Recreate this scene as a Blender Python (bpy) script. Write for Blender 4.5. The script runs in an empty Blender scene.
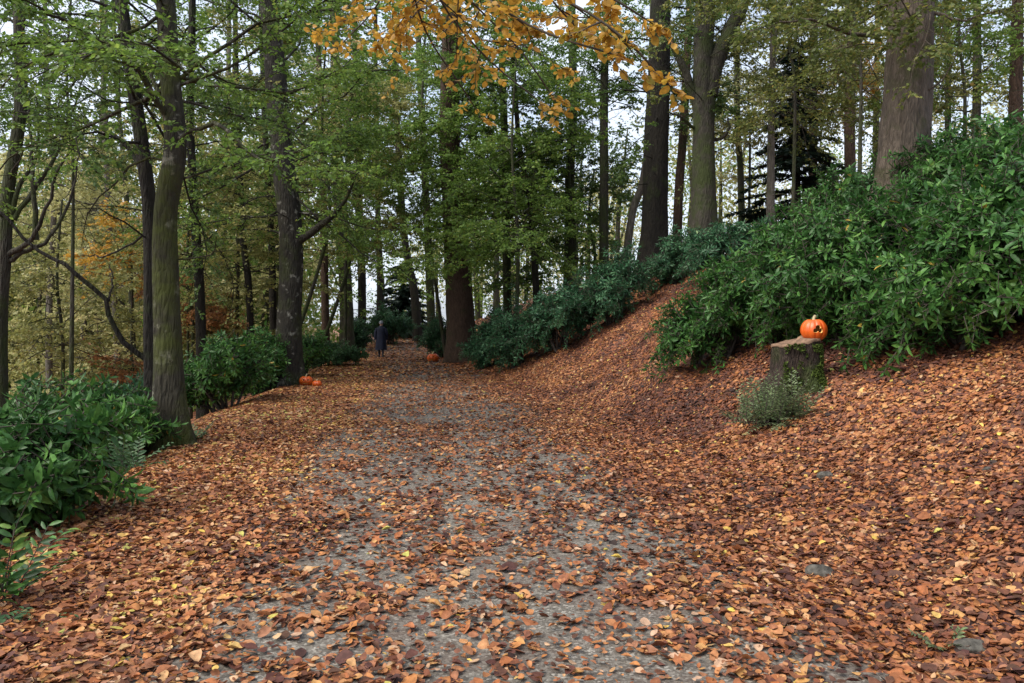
import bpy, math
import numpy as np
from mathutils import Vector

scene = bpy.context.scene
COL = scene.collection
FPX, CX, HY, EYE = 760.0, 512.0, 322.0, 1.6
R = np.random.default_rng(11)

# ------------------------------------------------------------------ numpy helpers
def nrm(a):
    a = np.asarray(a, float)
    return a / np.maximum(np.linalg.norm(a, axis=-1, keepdims=True), 1e-9)

def sstep(a, b, x):
    t = np.clip((np.asarray(x, float) - a) / (b - a), 0, 1)
    return t * t * (3 - 2 * t)

def hash2(ix, iy, s):
    n = (ix.astype(np.int64) * 374761393 + iy.astype(np.int64) * 668265263 + s * 982451653) & 0x7fffffff
    n = ((n ^ (n >> 13)) * 1274126177) & 0x7fffffff
    n = n ^ (n >> 16)
    return (n & 0xffff) / 65535.0

def vnoise(x, y, s=0):
    x = np.asarray(x, float); y = np.asarray(y, float)
    ix = np.floor(x); iy = np.floor(y); fx = x - ix; fy = y - iy
    fx = fx * fx * (3 - 2 * fx); fy = fy * fy * (3 - 2 * fy)
    a = hash2(ix, iy, s); b = hash2(ix + 1, iy, s); c = hash2(ix, iy + 1, s); d = hash2(ix + 1, iy + 1, s)
    return (a * (1 - fx) + b * fx) * (1 - fy) + (c * (1 - fx) + d * fx) * fy

def fbm(x, y, s=0, o=3):
    v = 0; amp = 0.5; tot = 0
    for i in range(o):
        v = v + amp * vnoise(x * 2 ** i, y * 2 ** i, s + i * 17); tot += amp; amp *= 0.5
    return v / tot

# ------------------------------------------------------------------ terrain
def Ledge(y):
    return np.interp(y, [-20, 2, 4.4, 8.2, 15.6, 20, 36.8, 55, 90], [-2.2, -2.4, -2.95, -3.75, -4.9, -5.5, -7.6, -8.3, -8.5])
def Redge(y):
    return np.interp(y, [-20, 3.4, 10, 15, 20, 25, 32, 55, 90], [2.2, 2.0, 1.8, 0.95, 0.05, -1.0, -2.5, -5.2, -5.5])
def Pmid(y):
    return np.interp(y, [-20, 3.4, 6.8, 15, 25, 34, 55, 90], [0.2, -0.1, -0.5, -1.4, -2.9, -4.9, -6.7, -7.0])

def ground_z(x, y):
    x = np.asarray(x, float); y = np.asarray(y, float)
    z = 0.95 * sstep(34, 60, y) - 0.3 * sstep(70, 130, y)
    o = np.maximum(x - Redge(y), 0)
    n1 = np.interp(o, [0, 0.8, 1.8, 3.9, 6, 9, 14, 40, 400], [0, .12, .43, 1.34, 2.4, 3.3, 3.9, 5.2, 9])
    f1 = np.interp(o, [0, .6, 1.8, 4.7, 6.1, 9, 14, 40, 400], [0, .17, .80, 2.4, 3.1, 3.75, 4.1, 5.0, 9])
    k = sstep(7, 14, y)
    fade = 1 - 0.85 * sstep(40, 70, y) * sstep(0, 1, 1 - o / 60)
    z = z + (n1 * (1 - k) + f1 * k) * fade
    l = np.maximum(Ledge(y) - 0.3 - x, 0)
    z = z - np.interp(l, [0, 1, 3, 8, 20, 60, 400], [0, .30, 1.25, 3.0, 5.2, 6.8, 4.0])
    z = z + .20 * np.exp(-((x - 3.85) ** 2 + (y - 9.9) ** 2) / .55)
    k = 0
    amp = 0.03 + 0.10 * sstep(0.2, 1.5, o) + 0.12 * sstep(0.2, 2, l)
    z = z + amp * (fbm(x * 0.9, y * 0.9, 3, 3) - 0.5) * 2
    z = z + 0.30 * sstep(0.3, 1.6, o) * (1 - sstep(5, 8, o)) * (vnoise(x * 2.2, y * 1.3, 8) - 0.5) * sstep(9, 14, y)
    return z

def gnormal(x, y, e=0.06):
    dx = (ground_z(x + e, y) - ground_z(x - e, y)) / (2 * e)
    dy = (ground_z(x, y + e) - ground_z(x, y - e)) / (2 * e)
    return nrm(np.stack([-dx, -dy, np.ones_like(dx)], -1))

def at(px, py, d):
    return np.array([(px - CX) * d / FPX, d, EYE + (HY - py) * d / FPX])

def foot(px, d):
    x = (px - CX) * d / FPX
    return np.array([x, d, float(ground_z(x, d))])

# ------------------------------------------------------------------ mesh builder
class MB:
    def __init__(s):
        s.v = []; s.f = []; s.n = 0; s.m = []; s.a = []
    def add(s, V, F, mat=0, rnd=0.5):
        V = np.asarray(V, float).reshape(-1, 3); F = np.asarray(F, np.int64).reshape(-1, 3)
        s.v.append(V); s.f.append(F + s.n); s.n += len(V)
        s.m.append(np.full(len(F), mat, np.int32))
        s.a.append(np.broadcast_to(np.asarray(rnd, float), (len(V),)))
    def build(s, name, mats, parent=None, smooth=True, origin=None):
        V = np.concatenate(s.v); F = np.concatenate(s.f)
        if origin is not None:
            V = V - np.asarray(origin, float)
        me = bpy.data.meshes.new(name)
        me.vertices.add(len(V)); me.vertices.foreach_set('co', V.astype(np.float32).ravel())
        me.loops.add(F.size); me.loops.foreach_set('vertex_index', F.astype(np.int32).ravel())
        me.polygons.add(len(F))
        me.polygons.foreach_set('loop_start', np.arange(0, F.size, 3, dtype=np.int32))
        me.polygons.foreach_set('material_index', np.concatenate(s.m))
        if smooth:
            me.polygons.foreach_set('use_smooth', np.ones(len(F), bool))
        at_ = me.attributes.new('rnd', 'FLOAT', 'POINT')
        at_.data.foreach_set('value', np.concatenate(s.a).astype(np.float32))
        for m in (mats if isinstance(mats, (list, tuple)) else [mats]):
            me.materials.append(m)
        me.update(calc_edges=True)
        o = bpy.data.objects.new(name, me); COL.objects.link(o)
        if parent is not None:
            o.parent = parent
        return o

def tag(o, label=None, cat=None, group=None, kind=None):
    for k, v in (('label', label), ('category', cat), ('group', group), ('kind', kind)):
        if v: o[k] = v
    return o

def empty(name, loc, label, cat, group=None, rz=0.0):
    o = bpy.data.objects.new(name, None); COL.objects.link(o)
    o.location = [float(c) for c in loc]; o.rotation_euler = (0, 0, rz); o.empty_display_size = 0.2
    return tag(o, label, cat, group)

def dup(root, loc, rz, s, label, group=None):
    r = root.copy(); COL.objects.link(r)
    r.location = [float(c) for c in loc]; r.rotation_euler = (0, 0, rz)
    r.scale = s if isinstance(s, tuple) else (s, s, s)
    r['label'] = label
    if group: r['group'] = group
    for ch in list(root.children):
        c = ch.copy(); COL.objects.link(c); c.parent = r
        for g in ch.children:
            d = g.copy(); COL.objects.link(d); d.parent = c
    return r

def grid_faces(nr, nc, close=False):
    i = np.arange(nr - 1)[:, None]; j = np.arange(nc if close else nc - 1)[None, :]
    a = i * nc + j; b = i * nc + (j + 1) % nc; c = (i + 1) * nc + (j + 1) % nc; d = (i + 1) * nc + j
    return np.concatenate([np.stack([a, b, c], -1).reshape(-1, 3), np.stack([a, c, d], -1).reshape(-1, 3)])

def resample(P, n):
    P = np.asarray(P, float)
    Q = np.vstack([2 * P[0] - P[1], P, 2 * P[-1] - P[-2]])
    t = np.linspace(0, len(P) - 1 - 1e-6, n); i = t.astype(int); f = (t - i)[:, None]
    p0, p1, p2, p3 = Q[i], Q[i + 1], Q[i + 2], Q[i + 3]
    return 0.5 * ((2 * p1) + (-p0 + p2) * f + (2 * p0 - 5 * p1 + 4 * p2 - p3) * f ** 2 + (-p0 + 3 * p1 - 3 * p2 + p3) * f ** 3)

def tube(P, rad, sides=8, bump=None, cap=True):
    """closed tapering tube along P; bump(theta, k) multiplies the radius"""
    P = np.asarray(P, float); n = len(P); rad = np.broadcast_to(np.asarray(rad, float), (n,))
    T = nrm(np.gradient(P, axis=0))
    ref = np.array([1.0, 0, 0]) if abs(T[:, 0]).mean() < 0.7 else np.array([0, 1.0, 0])
    U = nrm(ref - (T @ ref)[:, None] * T); W = np.cross(T, U)
    th = np.linspace(0, 2 * np.pi, sides, endpoint=False)
    rr = rad[:, None] * np.ones(sides)
    if bump is not None:
        rr = rr * bump(th[None, :], np.arange(n)[:, None])
    V = P[:, None] + rr[..., None] * (np.cos(th)[None, :, None] * U[:, None] + np.sin(th)[None, :, None] * W[:, None])
    V = V.reshape(-1, 3); F = grid_faces(n, sides, True)
    if cap:
        V = np.vstack([V, P[-1] + T[-1] * rad[-1] * 0.6]); k = len(V) - 1; b = (n - 1) * sides
        j = np.arange(sides)
        F = np.vstack([F, np.stack([b + j, b + (j + 1) % sides, np.full(sides, k)], -1)])
    return V, F

def segs(P0, P1, r0, r1, sides=3):
    """many straight tapered twigs at once"""
    P0 = np.asarray(P0, float); P1 = np.asarray(P1, float); N = len(P0)
    D = nrm(P1 - P0); ref = np.where(np.abs(D[:, 2:3]) < 0.8, [[0, 0, 1.0]], [[1.0, 0, 0]])
    U = nrm(np.cross(D, ref)); W = np.cross(D, U)
    th = np.arange(sides) * 2 * np.pi / sides
    c = np.cos(th)[None, :, None] * U[:, None] + np.sin(th)[None, :, None] * W[:, None]
    r0 = np.broadcast_to(r0, (N,))[:, None, None]; r1 = np.broadcast_to(r1, (N,))[:, None, None]
    V = np.concatenate([P0[:, None] + c * r0, P1[:, None] + c * r1], 1)
    F = grid_faces(2, sides, True)
    F = (np.arange(N)[:, None, None] * (2 * sides) + F[None]).reshape(-1, 3)
    return V.reshape(-1, 3), F

# leaf templates: x across, y along the midrib, z up; length 1
LEAF_T = (np.array([[0, 0, 0], [-.30, .45, .06], [0, .5, -.03], [.30, .45, .06], [0, 1, 0.0]]),
          np.array([[0, 2, 1], [0, 3, 2], [1, 2, 4], [2, 3, 4]]))
LEAF_LOW = (np.array([[0, 0, 0], [-.33, .5, .05], [.33, .5, .05], [0, 1, 0.0]]), np.array([[0, 2, 1], [1, 2, 3]]))
LAUREL = (np.array([[0, 0, 0], [-.13, .30, .05], [0, .33, 0], [.13, .30, .05], [-.14, .66, .03], [0, .68, -.03], [.14, .66, .03], [0, 1, -.12]]),
          np.array([[0, 2, 1], [0, 3, 2], [1, 2, 5], [1, 5, 4], [2, 3, 6], [2, 6, 5], [4, 5, 7], [5, 6, 7]]))
def _fallen(curl, asym, w):
    rows = [(0, 0), (.14, .6), (.36, 1.0), (.62, .92), (.84, .5), (1.0, 0)]
    V = []; ix = []
    for y, ww in rows:
        for sx in (-1, 0, 1):
            if ww == 0 and sx != 0: continue
            x = sx * ww * w
            z = curl * (abs(sx) * ww) ** 2 * .30 + asym * sx * ww * .10 + curl * .35 * (y - .5) ** 2
            V.append((x, y - .5, z))
    F = [(0, 2, 1), (0, 3, 2)]
    for r in range(3):
        b = 1 + r * 3
        F += [(b, b + 1, b + 4), (b, b + 4, b + 3), (b + 1, b + 2, b + 5), (b + 1, b + 5, b + 4)]
    F += [(10, 11, 13), (11, 12, 13)]
    return np.array(V, float), np.array(F)
FALLEN = [_fallen(c * .62, a * .65, w) for c, a, w in ((.5, .5, .32), (-.6, -.4, .30), (1.1, .2, .28), (.2, -1.0, .36), (-1.0, .8, .33), (1.5, -.6, .25))]
_lobe = np.array([[0, -.5, 0]] + [[math.sin(a) * q, math.cos(a) * q - .05, .06 * q * math.cos(3 * a)] for a, q in
         ((2.6, .34), (2.0, .52), (1.6, .26), (1.05, .56), (.55, .27), (0, .58), (-.55, .27), (-1.05, .56), (-1.6, .26), (-2.0, .52), (-2.6, .34))])
FALLEN.append((np.vstack([_lobe, [[0, 0, -.03]]]), np.array([(12, (k + 1) % 12, k) for k in range(12)])))
FALLEN_LOW = [(np.array([[0, -.5, 0], [-.32, .0, .12], [.32, .0, .05], [0, .5, .02]]), np.array([[0, 2, 1], [1, 2, 3]]))]

def put_leaves(mb, tmpl, pos, along, normal, size, rnd, mat=0, width=1.0):
    V, F = tmpl; N = len(pos)
    if N == 0: return
    Y = nrm(along); Z = nrm(normal - (normal * Y).sum(-1, keepdims=True) * Y); X = np.cross(Y, Z)
    size = np.broadcast_to(size, (N,))[:, None, None]
    width = np.broadcast_to(width, (N,))[:, None, None]
    W = pos[:, None] + size * (V[None, :, 0:1] * X[:, None] * width + V[None, :, 1:2] * Y[:, None] + V[None, :, 2:3] * Z[:, None])
    FF = (np.arange(N)[:, None, None] * len(V) + F[None]).reshape(-1, 3)
    mb.add(W.reshape(-1, 3), FF, mat, np.repeat(np.broadcast_to(rnd, (N,)), len(V)))

# ------------------------------------------------------------------ materials
def new_mat(name):
    m = bpy.data.materials.new(name); m.use_nodes = True
    nt = m.node_tree; nt.nodes.clear()
    out = nt.nodes.new('ShaderNodeOutputMaterial')
    return m, nt, out

def ramp(nt, stops, mode='LINEAR'):
    r = nt.nodes.new('ShaderNodeValToRGB'); r.color_ramp.interpolation = mode
    el = r.color_ramp.elements
    while len(el) < len(stops): el.new(0.5)
    for e, (p, c) in zip(el, stops):
        e.position = p; e.color = (c[0], c[1], c[2], 1) if not np.isscalar(c) else (c, c, c, 1)
    return r

def leaf_mat(name, stops, trans=0.35, rough=0.5, spec=0.4, mode='LINEAR'):
    m, nt, out = new_mat(name); N = nt.nodes; L = nt.links
    a = N.new('ShaderNodeAttribute'); a.attribute_name = 'rnd'
    r = ramp(nt, stops, mode); L.new(a.outputs['Fac'], r.inputs[0])
    tc = N.new('ShaderNodeTexCoord'); nz = N.new('ShaderNodeTexNoise'); nz.inputs['Scale'].default_value = 38; nz.inputs['Detail'].default_value = 2
    L.new(tc.outputs['Object'], nz.inputs['Vector'])
    mr = N.new('ShaderNodeMapRange'); mr.inputs[1].default_value = .3; mr.inputs[2].default_value = .7; mr.inputs[3].default_value = .68; mr.inputs[4].default_value = 1.25
    L.new(nz.outputs['Fac'], mr.inputs[0])
    mx = N.new('ShaderNodeVectorMath'); mx.operation = 'SCALE'
    L.new(r.outputs[0], mx.inputs[0]); L.new(mr.outputs[0], mx.inputs['Scale'])
    b = N.new('ShaderNodeBsdfPrincipled'); b.inputs['Roughness'].default_value = rough
    b.inputs['Specular IOR Level'].default_value = spec
    L.new(mx.outputs[0], b.inputs['Base Color'])
    if trans > 0:
        t = N.new('ShaderNodeBsdfTranslucent'); L.new(mx.outputs[0], t.inputs['Color'])
        x = N.new('ShaderNodeMixShader'); x.inputs[0].default_value = trans
        L.new(b.outputs[0], x.inputs[1]); L.new(t.outputs[0], x.inputs[2]); L.new(x.outputs[0], out.inputs[0])
    else:
        L.new(b.outputs[0], out.inputs[0])
    return m

def bark_mat(name, dark, light, moss=0.3, mosscol=(.05, .075, .015), scale=1.0, pale=None):
    m, nt, out = new_mat(name); N = nt.nodes; L = nt.links
    tc = N.new('ShaderNodeTexCoord')
    mp = N.new('ShaderNodeMapping'); mp.inputs['Scale'].default_value = (9 * scale, 9 * scale, 2.0 * scale)
    L.new(tc.outputs['Object'], mp.inputs[0])
    n1 = N.new('ShaderNodeTexNoise'); n1.inputs['Scale'].default_value = 1.6; n1.inputs['Detail'].default_value = 7; n1.inputs['Roughness'].default_value = .65
    L.new(mp.outputs[0], n1.inputs['Vector'])
    r1 = ramp(nt, [(.30, dark), (.52, tuple((np.array(dark) + np.array(light)) / 2)), (.72, light)]); L.new(n1.outputs['Fac'], r1.inputs[0])
    col = r1.outputs[0]
    def mixin(colr, sc, lo, hi, detail=5):
        nonlocal col
        n = N.new('ShaderNodeTexNoise'); n.inputs['Scale'].default_value = sc; n.inputs['Detail'].default_value = detail; n.inputs['Roughness'].default_value = .6
        L.new(tc.outputs['Object'], n.inputs['Vector'])
        mr = N.new('ShaderNodeMapRange'); mr.inputs[1].default_value = lo; mr.inputs[2].default_value = hi
        L.new(n.outputs['Fac'], mr.inputs[0])
        x = N.new('ShaderNodeMix'); x.data_type = 'RGBA'
        L.new(mr.outputs[0], x.inputs[0]); L.new(col, x.inputs[6]); x.inputs[7].default_value = (*colr, 1)
        col = x.outputs[2]
    if pale: mixin(pale, 4.2, .58, .66, 9)
    if moss > 0: mixin(mosscol, 1.7, .66 - .32 * moss, .80 - .30 * moss)
    b = N.new('ShaderNodeBsdfPrincipled'); b.inputs['Roughness'].default_value = .85; b.inputs['Specular IOR Level'].default_value = .25
    L.new(col, b.inputs['Base Color'])
    n2 = N.new('ShaderNodeTexVoronoi'); n2.feature = 'DISTANCE_TO_EDGE'; n2.inputs['Scale'].default_value = 2.2
    L.new(mp.outputs[0], n2.inputs['Vector'])
    ad = N.new('ShaderNodeMath'); ad.operation = 'ADD'; L.new(n1.outputs['Fac'], ad.inputs[0]); L.new(n2.outputs['Distance'], ad.inputs[1])
    bp = N.new('ShaderNodeBump'); bp.inputs['Strength'].default_value = 1.0; bp.inputs['Distance'].default_value = .05
    L.new(ad.outputs[0], bp.inputs['Height']); L.new(bp.outputs[0], b.inputs['Normal'])
    L.new(b.outputs[0], out.inputs[0])
    return m

def plain_mat(name, col, rough=.6, var=.25, scale=20, spec=.4, bump=0.0):
    m, nt, out = new_mat(name); N = nt.nodes; L = nt.links
    tc = N.new('ShaderNodeTexCoord'); n = N.new('ShaderNodeTexNoise'); n.inputs['Scale'].default_value = scale; n.inputs['Detail'].default_value = 5
    L.new(tc.outputs['Object'], n.inputs['Vector'])
    c = np.array(col)
    r = ramp(nt, [(.3, tuple(c * (1 - var))), (.7, tuple(np.minimum(c * (1 + var), 1)))]); L.new(n.outputs['Fac'], r.inputs[0])
    b = N.new('ShaderNodeBsdfPrincipled'); b.inputs['Roughness'].default_value = rough; b.inputs['Specular IOR Level'].default_value = spec
    L.new(r.outputs[0], b.inputs['Base Color'])
    if bump:
        bp = N.new('ShaderNodeBump'); bp.inputs['Strength'].default_value = bump; bp.inputs['Distance'].default_value = .02
        L.new(n.outputs['Fac'], bp.inputs['Height']); L.new(bp.outputs[0], b.inputs['Normal'])
    L.new(b.outputs[0], out.inputs[0])
    return m

LITTER = [(0.0, (.028, .018, .015)), (.08, (.068, .029, .024)), (.16, (.110, .042, .030)), (.24, (.080, .041, .025)), (.32, (.175, .062, .034)), (.40, (.24, .095, .043)),
          (.48, (.315, .108, .038)), (.56, (.26, .120, .070)), (.64, (.38, .155, .046)), (.72, (.40, .185, .088)), (.80, (.46, .245, .080)), (.87, (.43, .275, .185)), (.93, (.52, .34, .12)), (.97, (.58, .40, .08)), (1.0, (.34, .34, .09))]

def litter_ground():
    m, nt, out = new_mat('leafy_soil'); N = nt.nodes; L = nt.links
    tc = N.new('ShaderNodeTexCoord')
    wob = N.new('ShaderNodeTexNoise'); wob.inputs['Scale'].default_value = 9; wob.inputs['Detail'].default_value = 2
    L.new(tc.outputs['Object'], wob.inputs['Vector'])
    sc = N.new('ShaderNodeVectorMath'); sc.operation = 'SCALE'; sc.inputs['Scale'].default_value = .12; L.new(wob.outputs['Color'], sc.inputs[0])
    ad = N.new('ShaderNodeVectorMath'); ad.operation = 'ADD'; L.new(tc.outputs['Object'], ad.inputs[0]); L.new(sc.outputs[0], ad.inputs[1])
    v = N.new('ShaderNodeTexVoronoi'); v.inputs['Scale'].default_value = 19; L.new(ad.outputs[0], v.inputs['Vector'])
    bw = N.new('ShaderNodeSeparateColor'); L.new(v.outputs['Color'], bw.inputs[0])
    big = N.new('ShaderNodeTexNoise'); big.inputs['Scale'].default_value = .8; big.inputs['Detail'].default_value = 4; L.new(tc.outputs['Object'], big.inputs['Vector'])
    mr = N.new('ShaderNodeMapRange'); mr.inputs[1].default_value = .35; mr.inputs[2].default_value = .65; mr.inputs[3].default_value = .35; mr.inputs[4].default_value = .85
    L.new(big.outputs['Fac'], mr.inputs[0])
    mu = N.new('ShaderNodeMath'); mu.operation = 'MULTIPLY'; L.new(bw.outputs[0], mu.inputs[0]); L.new(mr.outputs[0], mu.inputs[1])
    r = ramp(nt, LITTER); L.new(mu.outputs[0], r.inputs[0])
    b = N.new('ShaderNodeBsdfPrincipled'); b.inputs['Roughness'].default_value = .7; b.inputs['Specular IOR Level'].default_value = .3
    L.new(r.outputs[0], b.inputs['Base Color'])
    bp = N.new('ShaderNodeBump'); bp.inputs['Strength'].default_value = .8; bp.inputs['Distance'].default_value = .03
    L.new(bw.outputs[1], bp.inputs['Height']); L.new(bp.outputs[0], b.inputs['Normal'])
    L.new(b.outputs[0], out.inputs[0])
    return m

def gravel_mat():
    m, nt, out = new_mat('path_gravel'); N = nt.nodes; L = nt.links
    tc = N.new('ShaderNodeTexCoord')
    v = N.new('ShaderNodeTexVoronoi'); v.inputs['Scale'].default_value = 75; L.new(tc.outputs['Object'], v.inputs['Vector'])
    s = N.new('ShaderNodeSeparateColor'); L.new(v.outputs['Color'], s.inputs[0])
    r = ramp(nt, [(0, (.060, .053, .044)), (.5, (.120, .108, .090)), (.9, (.19, .175, .150)), (1, (.29, .27, .235))]); L.new(s.outputs[0], r.inputs[0])
    n = N.new('ShaderNodeTexNoise'); n.inputs['Scale'].default_value = 1.3; n.inputs['Detail'].default_value = 6; n.inputs['Roughness'].default_value = .65
    L.new(tc.outputs['Object'], n.inputs['Vector'])
    mr = N.new('ShaderNodeMapRange'); mr.inputs[1].default_value = .45; mr.inputs[2].default_value = .68; mr.inputs[4].default_value = .75
    L.new(n.outputs['Fac'], mr.inputs[0])
    x = N.new('ShaderNodeMix'); x.data_type = 'RGBA'; L.new(mr.outputs[0], x.inputs[0]); L.new(r.outputs[0], x.inputs[6]); x.inputs[7].default_value = (.085, .055, .042, 1)
    b = N.new('ShaderNodeBsdfPrincipled'); b.inputs['Roughness'].default_value = .75; b.inputs['Specular IOR Level'].default_value = .35
    L.new(x.outputs[2], b.inputs['Base Color'])
    bp = N.new('ShaderNodeBump'); bp.inputs['Strength'].default_value = .6; bp.inputs['Distance'].default_value = .012
    L.new(s.outputs[1], bp.inputs['Height']); L.new(bp.outputs[0], b.inputs['Normal'])
    L.new(b.outputs[0], out.inputs[0])
    return m

M = {}
M['soil'] = litter_ground(); M['gravel'] = gravel_mat()
M['litter'] = leaf_mat('fallen_leaf', LITTER, trans=.15, rough=.6, spec=.22)
M['green'] = leaf_mat('beech_green', [(0, (.060, .120, .022)), (.45, (.130, .225, .040)), (.8, (.22, .31, .060)), (.95, (.36, .34, .06)), (1, (.48, .32, .05))], .5)
M['deep'] = leaf_mat('deep_green', [(0, (.045, .090, .022)), (.5, (.088, .160, .036)), (.9, (.16, .235, .050)), (1, (.27, .30, .07))], .48)
M['olive'] = leaf_mat('olive_leaf', [(0, (.13, .15, .042)), (.4, (.24, .255, .078)), (.75, (.35, .34, .11)), (.92, (.42, .31, .09)), (1, (.44, .24, .06))], .5)
M['olive_dim'] = leaf_mat('olive_green_leaf', [(0, (.055, .085, .020)), (.4, (.12, .155, .036)), (.75, (.22, .22, .055)), (.92, (.36, .27, .06)), (1, (.42, .22, .05))], .45)
M['yellow'] = leaf_mat('yellowing_leaf', [(0, (.27, .29, .11)), (.4, (.42, .42, .18)), (.8, (.52, .49, .23)), (1, (.54, .36, .12))], .5)
M['gold'] = leaf_mat('gold_leaf', [(0, (.26, .27, .05)), (.2, (.38, .26, .04)), (.42, (.46, .25, .035)), (.7, (.54, .31, .05)), (.88, (.58, .40, .09)), (1, (.42, .17, .05))], .45)
M['russet'] = leaf_mat('russet_leaf', [(0, (.16, .07, .03)), (.5, (.34, .16, .06)), (1, (.48, .28, .09))], .4)
M['laurel'] = leaf_mat('laurel_leaf', [(0, (.015, .044, .012)), (.45, (.040, .115, .026)), (.8, (.088, .20, .040)), (.96, (.15, .24, .05)), (1, (.36, .26, .05))], .2, .42, .26)
M['laurel_blue'] = leaf_mat('laurel_leaf_bluish', [(0, (.018, .052, .026)), (.45, (.038, .112, .050)), (.85, (.078, .180, .078)), (1, (.15, .24, .09))], .2, .42, .3)
M['fern'] = leaf_mat('fern_leaf', [(0, (.03, .08, .03)), (.6, (.06, .14, .05)), (1, (.12, .20, .09))], .3)
M['weed'] = leaf_mat('weed_leaf', [(0, (.08, .12, .05)), (.6, (.15, .21, .09)), (1, (.24, .29, .15))], .3)
M['conifer'] = leaf_mat('conifer_needle', [(0, (.010, .025, .016)), (1, (.03, .055, .032))], .15)
M['moss'] = leaf_mat('moss_tuft', [(0, (.03, .05, .01)), (1, (.10, .14, .03))], .2, .8, .1)
M['bark_dark'] = bark_mat('bark_dark', (.006, .005, .004), (.028, .024, .018), .35, (.022, .03, .008))
M['bark_mossy'] = bark_mat('bark_mossy', (.014, .012, .008), (.05, .045, .03), .70, (.046, .054, .011), 1.0, (.20, .19, .15))
M['bark_tan'] = bark_mat('bark_tan', (.040, .031, .023), (.140, .110, .084), .4, (.05, .052, .02))
M['bark_red'] = bark_mat('bark_red', (.026, .016, .011), (.100, .063, .044), .3, (.032, .038, .012), 1.5)
M['bark_grey'] = bark_mat('bark_grey', (.018, .016, .012), (.065, .058, .044), .7, (.034, .044, .013))
M['bark_pale'] = bark_mat('bark_pale', (.06, .053, .042), (.19, .17, .145), .4, (.06, .065, .03))
M['twig'] = plain_mat('twig_bark', (.045, .036, .027), .85, .4, 15)
M['wood'] = plain_mat('cut_wood', (.15, .095, .062), .8, .5, 14, .2, .4)
M['stump'] = bark_mat('stump_bark', (.012, .008, .006), (.075, .052, .040), .6, (.028, .04, .008), 2.2)
M['stone'] = plain_mat('mossy_stone', (.075, .070, .060), .9, .6, 22, .2, .9)

# ------------------------------------------------------------------ ground + path (one grid; the path's cells are their own sheet)
ys = np.concatenate([np.arange(-14, 0, .5), np.arange(0, 14, .12), np.arange(14, 30, .25), np.arange(30, 70, .5), np.arange(70, 150, 4), np.geomspace(150, 900, 16)])
us = np.concatenate([-np.geomspace(900, 24, 20)[:-1], np.arange(-24, -10, .6), np.arange(-10, -1.7, .18), np.arange(-1.7, 1.71, .1), np.arange(1.88, 14, .18), np.arange(14, 30, .6), np.geomspace(30, 900, 20)])
UU, YY = np.meshgrid(us, ys)
XX = UU + np.where(np.abs(UU) < 60, Pmid(YY), Pmid(YY))
ZZ = ground_z(XX, YY)
GV = np.stack([XX, YY, ZZ], -1).reshape(-1, 3)
GF = grid_faces(len(ys), len(us))
fc = UU.reshape(-1)[GF].mean(1); fy = YY.reshape(-1)[GF].mean(1)
half = 1.8 + .25 * (fbm(fy * .8, fc * 0 + 3, 5) - .5)
isP = (np.abs(fc) < half) & (fy < 75)
def sub(mask):
    F = GF[mask]; u, inv = np.unique(F, return_inverse=True)
    mb = MB(); mb.add(GV[u], inv.reshape(-1, 3)); return mb
tag(sub(~isP).build('ground', M['soil']), kind='structure')
tag(sub(isP).build('path', M['gravel']), kind='structure')

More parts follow.
